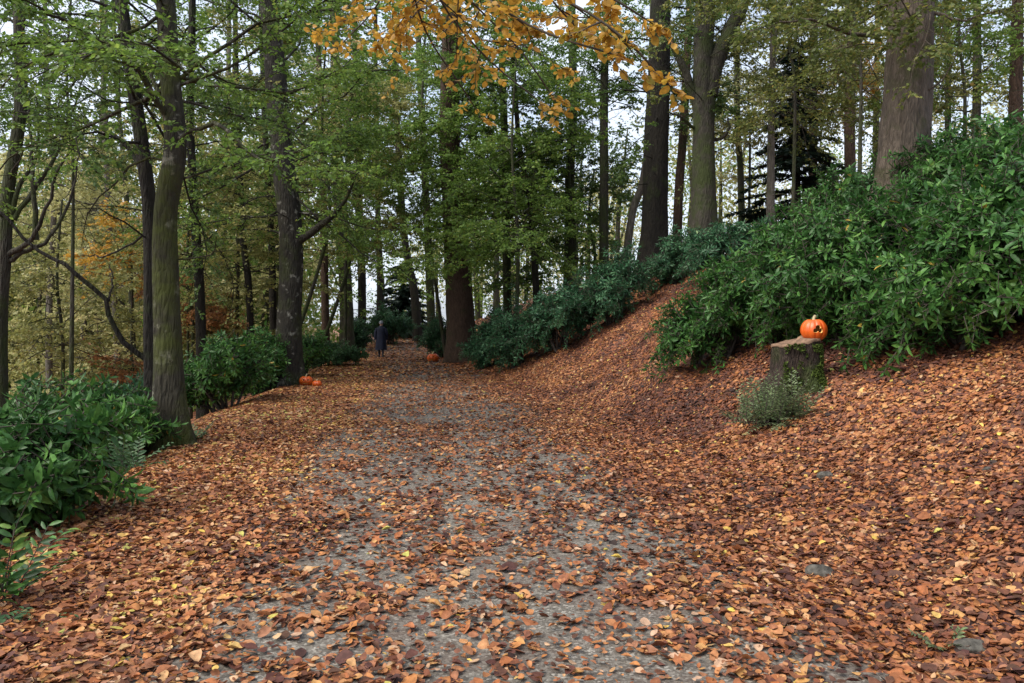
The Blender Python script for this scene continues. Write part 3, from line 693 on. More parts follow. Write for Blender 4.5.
# conifer between the trunks on the right
def conifer(label, d, px, py_top, spread, seed):
    rg = np.random.default_rng(seed); b = foot(px, d); ztop = at(px, py_top, d)[2]
    root = empty('fir_tree', b, label, 'tree')
    tb = MB(); V, F = tube(np.array([b - UP * .3, b + UP * 2, [b[0] + .05, b[1], ztop]]), [.17, .14, .02], 10); tb.add(V, F)
    bb = MB(); lb = MB(); H = ztop - b[2]
    for i in range(190):
        h = rg.uniform(.06, .99); az = rg.uniform(0, 6.283); L = spread * (1.05 - h) ** .8 * rg.uniform(.6, 1.15) + .2
        D = np.array([math.cos(az), math.sin(az), .05])
        P = limb_path(b + UP * h * H, D, L, 7, rg, -.07, .06)
        V, F = tube(P, np.linspace(.02, .004, 7), 4); bb.add(V, F)
        m = int(L * 95); u = rg.random(m) ** .7 * 5.99; k = u.astype(int); f = (u - k)[:, None]
        Q = P[k] * (1 - f) + P[k + 1] * f; sd = np.cross(D, UP) * rg.choice([-1, 1], m)[:, None]
        A = nrm(sd + D * .8 + rg.normal(0, .25, (m, 3)) - UP * rg.uniform(.1, .8, (m, 1)))
        put_leaves(lb, LEAF_T, Q, A, nrm(UP + rg.normal(0, .4, (m, 3))), rg.uniform(.16, .34, m), rg.random(m), 0, .45)
    tb.build('trunk', M['bark_dark'], root, origin=b); cr = lb.build('crown', M['conifer'], root, smooth=False, origin=b); bb.build('branches', M['bark_dark'], cr, origin=b)
conifer('dark drooping fir between the pale birch and the largest tan trunk', 28, 797, 38, 2.3, 4)
conifer('low dark fir at the far end of the path', 50, 402, 262, 2.6, 9)

# overhanging gold spray: a tree whose trunk stands just outside the frame, its limb hangs over the path
def gold_tree():
    rg = np.random.default_rng(77)
    b = np.array([-3.6, .6, float(ground_z(-3.6, .6))])
    root = empty('beech_tree', b, 'beech whose limb of golden leaves hangs over the path', 'tree')
    P = np.array([b - UP * .3, b + UP * .02, b + [0.1, .05, 2.0], b + [.25, .2, 4.5], b + [.2, .4, 8]])
    V, F, Q, rad = trunk_mesh(P, .24, .12, rg); tb = MB(); tb.add(V, F)
    bb = MB(); lb = MB()
    start = P[3]
    hub = at(430, -60, 4.4)
    main = resample(np.array([start, start * .55 + hub * .45 + UP * .25, hub]), 14)
    V, F = tube(main, np.linspace(.06, .022, 14), 8); bb.add(V, F)
    sprays = [  # pixel polylines with depths
        [(430, -60, 4.4), (500, -30, 4.1), (575, 5, 3.9), (620, 35, 3.8), (652, 66, 3.8)],
        [(430, -60, 4.4), (470, -15, 4.3), (520, 20, 4.2), (560, 38, 4.1), (600, 50, 4.0)],
        [(420, -50, 4.5), (440, 0, 5.0), (470, 40, 5.4), (500, 70, 5.6), (528, 92, 5.6)],
        [(420, -50, 4.5), (460, -10, 5.0), (490, 20, 5.4), (520, 50, 5.6), (545, 85, 5.7)],
        [(410, -50, 4.5), (415, 0, 5.2), (430, 40, 5.8), (450, 70, 6.0), (465, 92, 6.2)],
        [(400, -50, 4.6), (385, -10, 5.6), (370, 15, 6.0), (350, 35, 6.4)],
        [(560, -40, 3.9), (600, -10, 3.8), (632, 10, 3.8)],
        [(440, -50, 4.4), (430, -10, 5.6), (405, 25, 6.4), (400, 50, 6.6)],
        [(520, -50, 4.2), (540, -15, 4.6), (565, 15, 5.0), (580, 30, 5.2)],
    ]
    for k, s in enumerate(sprays):
        Pp = resample(np.array([at(*q) for q in s]), 10)
        leafy_limb(bb, lb, Pp, .008, rg, leaf=.045, dens=.9, shoot=.36 if k in (0, 1, 6) else .6, droop=.3, lmat=0, start=.12, tmpl=FRESH)
    tb.build('trunk', M['bark_grey'], root, origin=b); cr = lb.build('crown', M['gold'], root, smooth=False, origin=b); bb.build('branches', M['twig'], cr, origin=b)
gold_tree()

# far-off wood: one mass
def far_wood():
    rg = np.random.default_rng(91); mb = MB()
    for i in range(260):
        d = rg.uniform(50, 95); px = rg.uniform(-260, 1300)
        if i > 150: px = rg.uniform(-250, 290); d = rg.uniform(36, 70)
        if 300 < px < 450 and (d < 66 or 385 < px < 428): continue
        b = foot(px, d)
        right = px > 560
        H = rg.uniform(9, 17)
        V, F = tube(np.array([b - UP * .5, b + UP * H * .5 + rg.normal(0, .3, 3), b + UP * H + rg.normal(0, .6, 3)]), [.22, .15, .04], 6); mb.add(V, F, 0)
        n = int(rg.uniform(1000, 1900)) if not right else int(rg.uniform(700, 1200))
        nc = 16; cc = np.stack([rg.normal(0, 1.9, nc), rg.normal(0, 1.9, nc), rg.uniform(.12 if not right or px < 640 else .35, 1.0, nc) * H], -1)
        k = rg.integers(0, nc, n)
        Pp = b + cc[k] + rg.normal(0, [1.0, 1.0, .55], (n, 3))
        put_leaves(mb, LEAF_LOW, Pp, rg.normal(0, 1, (n, 3)), nrm(UP + rg.normal(0, .9, (n, 3))), rg.uniform(.18, .36, n), np.clip(rg.beta(2, 2, n) * .6 + rg.random() * .4, 0, 1), 1 + (rg.random() < .45) if rg.random() < .72 else 3)
    # undergrowth along the foot of the wood and down the left slope
    n = 26000; d = rg.uniform(26, 95, n); px = rg.uniform(-250, 285, n)
    x = (px - CX) * d / FPX; z = ground_z(x, d) + rg.random(n) ** 1.5 * (1.2 + 1.8 * vnoise(x * .5, d * .5, 6))
    put_leaves(mb, LEAF_LOW, np.stack([x, d, z], -1), rg.normal(0, 1, (n, 3)), nrm(UP + rg.normal(0, .6, (n, 3))), rg.uniform(.10, .24, n), rg.random(n), 3)
    tag(mb.build('far_woodland', [M['bark_grey'], M['yellow'], M['olive'], M['green']], smooth=False), 'hazy yellow green wood filling the distance', 'woodland', kind='stuff')
far_wood()

# ------------------------------------------------------------------ shrubs
def bush_mesh(root, b, rx, ry, h, rg, nwh, leaf, mat, lobes=6, skirt=True):
    bb = MB(); lb = MB()
    C = []; RR = []
    for i in range(lobes):
        a = 2 * np.pi * (i + rg.random() * .6) / lobes; q = rg.uniform(.35, .65)
        hz = h * rg.uniform(.22, .60)
        C.append([math.cos(a) * rx * q, math.sin(a) * ry * q, hz]); RR.append([rx * rg.uniform(.42, .6), ry * rg.uniform(.42, .6), h * rg.uniform(.30, .40)])
    C.append([rg.normal(0, .1) * rx, rg.normal(0, .1) * ry, h * .62]); RR.append([rx * .52, ry * .52, h * .38])
    C = np.array(C); RR = np.array(RR)
    per = 6; nb = nwh // per; nwh = nb * per
    kb = rg.integers(0, len(C), nb)
    db = nrm(rg.normal(0, 1, (nb, 3)) * [1, 1, .75] + [0, 0, .30])
    reach = rg.uniform(.72, 1.30, nb)
    tip = C[kb] + db * RR[kb] * reach[:, None] + UP * (rg.uniform(-.10, .02, nb) * h)[:, None]
    lift = (rg.random(nb) < .14) & (tip[:, 2] > h * .55)
    tip[lift] += UP * rg.uniform(.1, .35, (lift.sum(), 1)) * h / 2.0
    root_ = C[kb] * [.5, .5, .45]
    ctl = C[kb] + db * RR[kb] * .55 + UP * (.16 * h)
    bi = np.repeat(np.arange(nb), per); t = np.tile(np.linspace(.42, 1.0, per), nb) + rg.uniform(-.05, .02, nwh); tt = t[:, None]
    P = (1 - tt) ** 2 * root_[bi] + 2 * tt * (1 - tt) * ctl[bi] + tt ** 2 * tip[bi]
    tan = nrm(2 * (1 - tt) * (ctl - root_)[bi] + 2 * tt * (tip - ctl)[bi])
    side_ = nrm(np.cross(tan, UP) + 1e-6) * (rg.uniform(-.5, .5, nwh) * (t < .93))[:, None]
    P += side_ * leaf * 1.6
    lo = P[:, 2] < .10
    P[lo, 2] = rg.uniform(.06, .30, lo.sum()) * min(1, h)
    P[:, 2] += ground_z(b[0] + P[:, 0], b[1] + P[:, 1]) - b[2]
    tw = nrm(tan + side_ * 1.2 + UP * rg.uniform(-.1, .45, (nwh, 1)) + rg.normal(0, .15, (nwh, 3)))
    tl = leaf * rg.uniform(1.2, 2.2, nwh)
    V, F = segs(P - tw * tl[:, None], P, .006, .003); bb.add(V, F)
    for q in range(per - 1):
        w_ = np.arange(nb) * per + q
        V, F = segs(P[w_], P[w_ + 1], .009 - .001 * q, .008 - .001 * q); bb.add(V, F)
    nl = 8
    j = np.repeat(np.arange(nwh), nl); c = len(j)
    ref = nrm(np.cross(tw, nrm(rg.normal(0, 1, (nwh, 3))))); ref2 = np.cross(tw, ref)
    a = np.tile(np.arange(nl) * 2.4, nwh) + np.repeat(rg.uniform(0, 6.28, nwh), nl)
    rad = ref[j] * np.cos(a)[:, None] + ref2[j] * np.sin(a)[:, None]
    an = np.tile(np.linspace(math.radians(28), math.radians(92), nl), nwh) + rg.normal(0, .14, c)
    A = tw[j] * np.cos(an)[:, None] + rad * np.sin(an)[:, None] - UP * .12
    Nn = tw[j] * np.sin(an)[:, None] - rad * np.cos(an)[:, None] + rg.normal(0, .12, (c, 3))
    off = -tw[j] * (np.tile(np.linspace(0, .8, nl), nwh) * tl[j] * .7)[:, None]
    sz = leaf * rg.uniform(.7, 1.2, c) * np.tile(np.linspace(.65, 1.05, nl), nwh)
    tonew = np.clip(rg.random(nb)[bi] * .7 + rg.random(nwh) * .3, 0, 1)
    rn = np.clip(.55 * tonew[j] + .45 * rg.random(c), 0, 1); rn = rn * .97; rn[rg.random(c) < .004] = 1.0
    put_leaves(lb, LAUREL, P[j] + off, A, Nn, sz, rn, 0, rg.uniform(.8, 1.25, c))
    # main stems
    for i in range(min(14, 6 + lobes)):
        q = P[rg.integers(0, nwh)]
        s = np.array([rg.normal(0, .12) * rx, rg.normal(0, .12) * ry, -.1])
        m_ = (s + q) / 2 + UP * .15 * h + rg.normal(0, .06, 3)
        V, F = tube(resample(np.array([s, m_, q]), 8), np.linspace(.012 + .012 * h, .005, 8), 5); bb.add(V, F)
    bb.build('stems', M['twig'], root); lb.build('foliage', M[mat], root, smooth=True)

def bush(name, label, px, d, rx, ry, h, nwh, leaf, mat, seed, group=None, lobes=6):
    rg = np.random.default_rng(seed); b = foot(px, d)
    root = empty(name, b, label, 'shrub', group)
    bush_mesh(root, b, rx, ry, h, rg, int(nwh * .95), leaf * 1.2, mat, lobes)
    return root

GR, GL, GH = 'laurel bushes on the right bank', 'laurel bushes left of the path', 'hedge bushes on the bank beyond the path'
BUSH = [
 ('laurel bush reaching furthest toward the path, left of the pumpkin stump', 722, 12.8, 1.2, 1.1, 1.75, 1300, .125, 'laurel', GR),
 ('pale topped laurel bush behind the left side of the pumpkin stump', 772, 12.4, 1.4, 1.2, 2.1, 1500, .125, 'laurel', GR),
 ('laurel bush directly behind the carved pumpkin', 838, 11.1, 1.25, 1.2, 2.2, 1500, .13, 'laurel', GR),
 ('laurel bush in front of the foot of the largest tan trunk', 900, 10.4, 1.3, 1.2, 2.0, 1700, .13, 'laurel', GR),
 ('broad laurel bush overhanging the leafy bank right of the tan trunk', 967, 9.2, 1.35, 1.2, 2.1, 1900, .13, 'laurel', GR),
 ('laurel bush cut off by the right edge of the photo', 1050, 8.6, 1.25, 1.2, 2.1, 1600, .13, 'laurel', GR),
 ('upright laurel bush high at the right edge, behind the overhanging one', 1015, 12.2, 1.5, 1.3, 2.1, 1400, .13, 'laurel', GR),
 ('laurel bush uphill close beside the tan trunk, on its right', 950, 13.4, 1.3, 1.2, 1.9, 1200, .125, 'laurel', GR),
 ('laurel bush uphill between the pale birch and the tan trunk', 830, 15.5, 1.7, 1.3, 1.9, 1400, .125, 'laurel', GR),
 ('laurel bush at the foot of the forked trunk', 722, 20.5, 1.3, 1.2, 1.5, 900, .13, 'laurel_blue', GR),
 ('laurel bush between the hedge and the forked trunk', 676, 23, 1.4, 1.2, 1.6, 900, .13, 'laurel_blue', GH),
 ('hedge bush on the slope, at the right end of the hedge', 612, 21.8, 1.3, 1.2, 2.0, 1100, .13, 'laurel_blue', GH),
 ('hedge bush with bluish leaves in the middle of the hedge', 562, 21.8, 1.3, 1.2, 2.2, 1200, .13, 'laurel_blue', GH),
 ('hedge bush second from the thick reddish trunk', 518, 23, 1.2, 1.1, 2.1, 1100, .13, 'laurel_blue', GH),
 ('hedge bush touching the right side of the thick reddish trunk', 487, 25.5, 1.0, 1.0, 1.9, 900, .13, 'laurel_blue', GH),
 ('low bush at the left side of the thick reddish trunk', 440, 34, 1.1, .9, 2.0, 700, .14, 'laurel_blue', None),
 ('near laurel bush filling the lower left edge of the photo', 2, 6.0, .9, 1.1, 1.05, 650, .14, 'laurel', GL),
 ('spreading laurel bush in front of the dark drooping limb', 70, 9.0, 1.2, 1.2, 1.0, 900, .135, 'laurel', GL),
 ('laurel bush under the branching trunk at the left edge', 8, 10.0, 1.5, 1.4, 1.6, 1200, .135, 'laurel', GL),
 ('laurel bush down the slope left of the mossy beech', 95, 13.5, 1.5, 1.3, 1.5, 1100, .13, 'laurel_blue', GL),
 ('dark laurel bush between the mossy beech and the pumpkin tree', 222, 15.5, 1.1, 1.2, 1.7, 1200, .13, 'laurel', GL),
 ('dark laurel bush pressed against the left side of the pumpkin tree', 258, 18.5, .9, 1.0, 1.6, 900, .13, 'laurel', GL),
 ('dark round shrub right behind the pumpkin tree', 303, 22.0, .75, 1.0, 1.35, 700, .13, 'laurel', GL),
 ('bright green low shrub past the pumpkin tree', 334, 27.5, 1.2, 1.2, 1.05, 800, .13, 'fern', GL),
 ('dark shrub left behind the person at the path end', 388, 44, 1.8, 1.2, 2.4, 900, .16, 'laurel_blue', None),
 ('low dark shrub left of the person', 355, 40, 1.2, 1.0, 1.7, 600, .16, 'laurel_blue', None),
]
for i, (lab, px, d, rx, ry, h, n, leaf, mat, g) in enumerate(BUSH):
    bush('laurel_bush', lab, px, d, rx, ry, h, n, leaf, mat, 500 + i, g, 6)

# ------------------------------------------------------------------ stump, pumpkins, stones, small plants
def stump():
    rg = np.random.default_rng(33); d = 9.7; b = foot(796, d)
    root = empty('tree_stump', b, 'old sawn tree stump with mossy side carrying a carved pumpkin', 'stump')
    zt = EYE + (HY - 341) * d / FPX - b[2]
    n = 26; sides = 40; th = np.linspace(0, 2 * np.pi, sides, endpoint=False)
    hh = np.linspace(-.3, 1, n); V = []
    ph = rg.uniform(0, 6, 3)
    for h in hh:
        e = math.exp(-max(h, 0) * 3.2)
        r = .25 * (1 + .07 * np.cos(3 * th + ph[0]) + .05 * np.cos(7 * th + ph[1]) + .05 * (vnoise(th * 4, np.full(sides, h * 5), 2) - .5)) * (1 + e * .40 * (1 + .8 * np.cos(5 * th + ph[2])))
        top = zt * h + (.05 * np.cos(th) * h if h > 0 else 0) + (.03 * (vnoise(th * 6, th * 0, 5) - .5) if h > .97 else 0)
        V.append(np.stack([r * 1.1 * np.cos(th), r * np.sin(th), np.broadcast_to(top, th.shape)], -1))
    tb = MB(); V = np.concatenate(V); tb.add(V, grid_faces(n, sides, True)); tb.build('bark', M['stump'], root)
    cb = MB(); rim = V[-sides:].copy()
    rings = [rim * [f, f, 1] + [0, 0, .004 + .006 * (1 - f)] for f in (1.03, .97, .75, .5, .25)]
    rings = [rim * [1.03, 1.03, 1] - [0, 0, .03]] + rings
    Vc = np.vstack(rings + [[[0, 0, zt + .01]]]); Fc = grid_faces(len(rings), sides, True); k = len(Vc) - 1; bq = (len(rings) - 1) * sides; j = np.arange(sides)
    Fc = np.vstack([Fc, np.stack([bq + j, bq + (j + 1) % sides, np.full(sides, k)], -1)])
    cb.add(Vc, Fc); cb.build('cut_top', M['wood'], root)
    mb = MB(); m = 5200; a = rg.uniform(-2.3, 1.2, m); h = rg.uniform(-.05, .93, m)
    e = np.exp(-np.maximum(h, 0) * 3.2); r = .255 * (1 + e * .40 * (1 + .8 * np.cos(5 * a + ph[2]))) + .012
    keep = fbm(a * 2 + 9, h * 3, 7, 2) > .42; a = a[keep]; h = h[keep]; r = r[keep]
    P = np.stack([r * 1.1 * np.cos(a), r * np.sin(a), zt * h], -1); O = np.stack([np.cos(a), np.sin(a), .2 + 0 * a], -1)
    put_leaves(mb, LEAF_T, P, O + rg.normal(0, .6, P.shape), O + rg.normal(0, .6, P.shape), rg.uniform(.02, .05, len(P)), rg.random(len(P)))
    mb.build('moss', M['moss'], root, smooth=False)
    return b, zt
sb, szt = stump()

def pumpkin_mats():
    m, nt, out = new_mat('pumpkin_skin'); N = nt.nodes; L = nt.links
    tc = N.new('ShaderNodeTexCoord'); n = N.new('ShaderNodeTexNoise'); n.inputs['Scale'].default_value = 12; n.inputs['Detail'].default_value = 5
    L.new(tc.outputs['Object'], n.inputs['Vector'])
    r = ramp(nt, [(.3, (.46, .062, .005)), (.7, (.60, .105, .009))]); L.new(n.outputs['Fac'], r.inputs[0])
    b = N.new('ShaderNodeBsdfPrincipled'); b.inputs['Roughness'].default_value = .38; L.new(r.outputs[0], b.inputs['Base Color'])
    L.new(b.outputs[0], out.inputs[0])
    return m
M['pumpkin'] = pumpkin_mats()
M['flesh'] = plain_mat('pumpkin_flesh', (.72, .40, .12), .6, .2, 20)
M['stalk'] = plain_mat('pumpkin_stalk', (.34, .29, .17), .8, .35, 20)

def pumpkin(label, loc, r, rz, holes, seed, squash=.82, tilt=0):
    """ribbed hollow shell; holes: circles (azimuth, elevation, radius) cut right through it"""
    rg = np.random.default_rng(seed)
    nu, nv = 144, 72
    th = np.linspace(0, 2 * np.pi, nu, endpoint=False); ph = np.linspace(.02, math.pi - .02, nv)
    T, P = np.meshgrid(th, ph)
    rib = 1 - .05 * np.abs(np.cos(T * 5.5 + .3)) ** 6 * np.sin(P) ** .6
    dim = 1 - .22 * np.exp(-(P / .35) ** 2) - .15 * np.exp(-((math.pi - P) / .4) ** 2)
    rr = r * rib * (1 + .02 * np.cos(T * 2 + seed))
    def shell(s):
        x = rr * s * np.sin(P) * np.cos(T); y = rr * s * np.sin(P) * np.sin(T); z = rr * s * np.cos(P) * squash * dim
        return np.stack([x, y, z + r * squash * .86], -1).reshape(-1, 3)
    F = grid_faces(nv, nu, True)
    az = T.reshape(-1)[F]; el = (math.pi / 2 - P).reshape(-1)[F]
    ce = el.mean(1); ca = np.arctan2(np.sin(az).mean(1), np.cos(az).mean(1))
    hole = np.zeros(len(F), bool)
    for (a, e, q) in holes:
        hole |= (np.arctan2(np.sin(ca - a), np.cos(ca - a)) ** 2 * math.cos(e) ** 2 + (ce - e) ** 2) < q * q
    Fk = F[~hole]
    root = empty('pumpkin', loc, label, 'pumpkin', 'carved pumpkins set out along the path', rz)
    root.rotation_euler = (tilt, 0, rz)
    mb = MB(); Vo = shell(1.0); Vi = shell(.86); n = len(Vo)
    mb.add(Vo, Fk[:, ::-1], 0)
    mb.add(Vi, Fk, 1)
    E = np.concatenate([Fk[:, [0, 1]], Fk[:, [1, 2]], Fk[:, [2, 0]]])
    key = np.sort(E, 1); kk = key[:, 0] * n + key[:, 1]; u, inv, cnt = np.unique(kk, return_inverse=True, return_counts=True)
    bd = E[cnt[inv] == 1]; bd = bd[(bd.min(1) >= nu) & (bd.max(1) < n - nu)]
    mb.add(np.vstack([Vo, Vi]), np.concatenate([np.stack([bd[:, 0], bd[:, 1], bd[:, 1] + n], -1), np.stack([bd[:, 0], bd[:, 1] + n, bd[:, 0] + n], -1)]), 1)
    mb.build('shell', [M['pumpkin'], M['flesh']], root)
    sbm = MB(); zt = r * squash * (.86 + .78)
    V, F2 = tube(resample(np.array([[0, 0, zt - .12 * r], [0, 0, zt + .08 * r], [.04 * r, .02 * r, zt + .26 * r], [.14 * r, .03 * r, zt + .38 * r]]), 8), np.array([.20, .15, .12, .11, .11, .11, .11, .12]) * r, 10,
                 lambda t_, k: 1 + .15 * np.cos(5 * t_)); sbm.add(V, F2)
    sbm.build('stalk', M['stalk'], root)
    return root
# stump pumpkin: trefoil carving turned to the right of the viewer
pz = at(815, 334, 9.62)
a0 = -math.pi / 2 - .03
H3 = [(a0, .27, .19), (a0 - .20, -.02, .19), (a0 + .20, -.02, .19), (a0, .08, .16)]
pumpkin('small carved pumpkin with a dark trefoil hole, sitting on the mossy stump', (pz[0], 9.66, sb[2] + szt + .004), .162, 0, H3, 2, .96)
f0 = -math.pi / 2
FACE = [(f0 - .35, .30, .16), (f0 + .35, .30, .16), (f0, .02, .09), (f0 - .40, -.28, .10), (f0 - .2, -.36, .11), (f0, -.39, .11), (f0 + .2, -.36, .11), (f0 + .40, -.28, .10)]
b = foot(306, 18.9); pumpkin('carved pumpkin at the foot of the tall dark trunk on the left', b, .17, .25, FACE, 5, .80)
b = foot(317, 18.7); pumpkin('smaller yellowish pumpkin leaning beside the carved one by the left trunk', b, .115, .5, [], 7, .78)
b = foot(433, 31); pumpkin('pumpkin on the right path edge in front of the thick reddish trunk', b, .24, -.2, FACE, 6, .78)
b = foot(364, 35.5); pumpkin('farthest pumpkin, at the left path edge beside the person', b, .20, .3, FACE, 9, .78)

def stone(label, px, d, sx, sy, sz, seed, mat='stone'):
    rg = np.random.default_rng(seed); b = foot(px, d)
    nu, nv = 28, 16; T, P = np.meshgrid(np.linspace(0, 2 * np.pi, nu, endpoint=False), np.linspace(.03, math.pi - .03, nv))
    D = np.stack([np.sin(P) * np.cos(T), np.sin(P) * np.sin(T), np.cos(P)], -1)
    f = 1 + .16 * (vnoise(D[..., 0] * 1.8 + 5 + seed, D[..., 1] * 1.8 + D[..., 2] * 2.1 + 9, seed) - .5) * 2 + .06 * (vnoise(D[..., 0] * 5 + 9, D[..., 2] * 5 + D[..., 1] * 4, seed + 3) - .5)
    V = (D * f[..., None] * [sx, sy, sz]).reshape(-1, 3) + [0, 0, sz * .25]
    mb = MB(); mb.add(V, grid_faces(nv, nu, True)[:, ::-1])
    o = mb.build('stone', M[mat]); o.location = b
    return tag(o, label, 'stone')
stone('grey rounded stone lying in the leaves at the lower right', 819, 4.75, .085, .06, .055, 3)
stone('mossy stone half buried in leaves in front of the stump', 826, 7.0, .085, .06, .045, 5, 'stone')
stone('pale flat stone in dark leaves on the right bank', 990, 6.0, .055, .045, .03, 8)
stone('dark stone at the bottom right corner below the seedling', 972, 3.65, .09, .05, .035, 12)

def frond_plant(name, label, px, d, n, L, leaf, seed, mat='fern', el=(25, 75), up=0, spread=.04):
    rg = np.random.default_rng(seed); b = foot(px, d); root = empty(name, b, label, 'plant')
    bb = MB(); lb = MB()
    for i in range(n):
        az = rg.uniform(0, 6.283); e = math.radians(rg.uniform(*el)); D = np.array([math.cos(az) * math.cos(e), math.sin(az) * math.cos(e), math.sin(e)])
        P = limb_path(np.array([rg.normal(0, spread), rg.normal(0, spread * .5), -.02]), D, L * rg.uniform(.6, 1.15), 8, rg, -.07 + up, .05)
        V, F = tube(P, np.linspace(.005, .002, 8), 4); bb.add(V, F)
        m = 16; u = np.linspace(1.2, 6.99, m); k = u.astype(int); f = (u - k)[:, None]; Q = P[k] * (1 - f) + P[k + 1] * f
        G = nrm(P[k + 1] - P[k]); sd = nrm(np.cross(G, UP + rg.normal(0, .05, 3))) * np.where(np.arange(m) % 2, 1, -1)[:, None]
        A = G * .55 + sd + rg.normal(0, .12, (m, 3)); Nn = np.cross(sd, G) * np.where(np.arange(m) % 2, -1, 1)[:, None]
        Nn = np.where(Nn[:, 2:3] < 0, -Nn, Nn)
        put_leaves(lb, LAUREL, Q, A, Nn, leaf * (1.1 - .5 * u / 7) * rg.uniform(.8, 1.15, m), rg.random(m))
    bb.build('stems', M['twig'], root); lb.build('leaves', M[mat], root)
frond_plant('leafy_plant', 'bright leafed plant with long upright leaves at the left edge', 8, 4.3, 9, .62, .13, 1, 'laurel', (45, 80))
frond_plant('leafy_plant', 'small low plant with ragged leaves at the bottom left edge', 6, 3.95, 8, .26, .09, 2, 'fern', (15, 50))
frond_plant('leafy_plant', 'tiny pale green seedling in the leaves at the bottom right', 953, 3.72, 9, .13, .055, 3, 'weed', (25, 65))
frond_plant('leafy_plant', 'ferny weed clump growing at the left foot of the stump', 776, 9.15, 190, .56, .075, 4, 'weed', (15, 85), 0, .19)
frond_plant('leafy_plant', 'leafy weed under the mossy beech on the path side', 196, 10.4, 12, .36, .08, 6, 'fern', (25, 75))
frond_plant('leafy_plant', 'low leafy shoot on the bank between the hedge and the laurel bushes', 676, 16.5, 22, .6, .12, 7, 'laurel_blue', (15, 60))
frond_plant('leafy_plant', 'tuft of weeds by the laurel bush left of the mossy beech', 128, 8.3, 14, .5, .11, 8, 'fern', (25, 75))

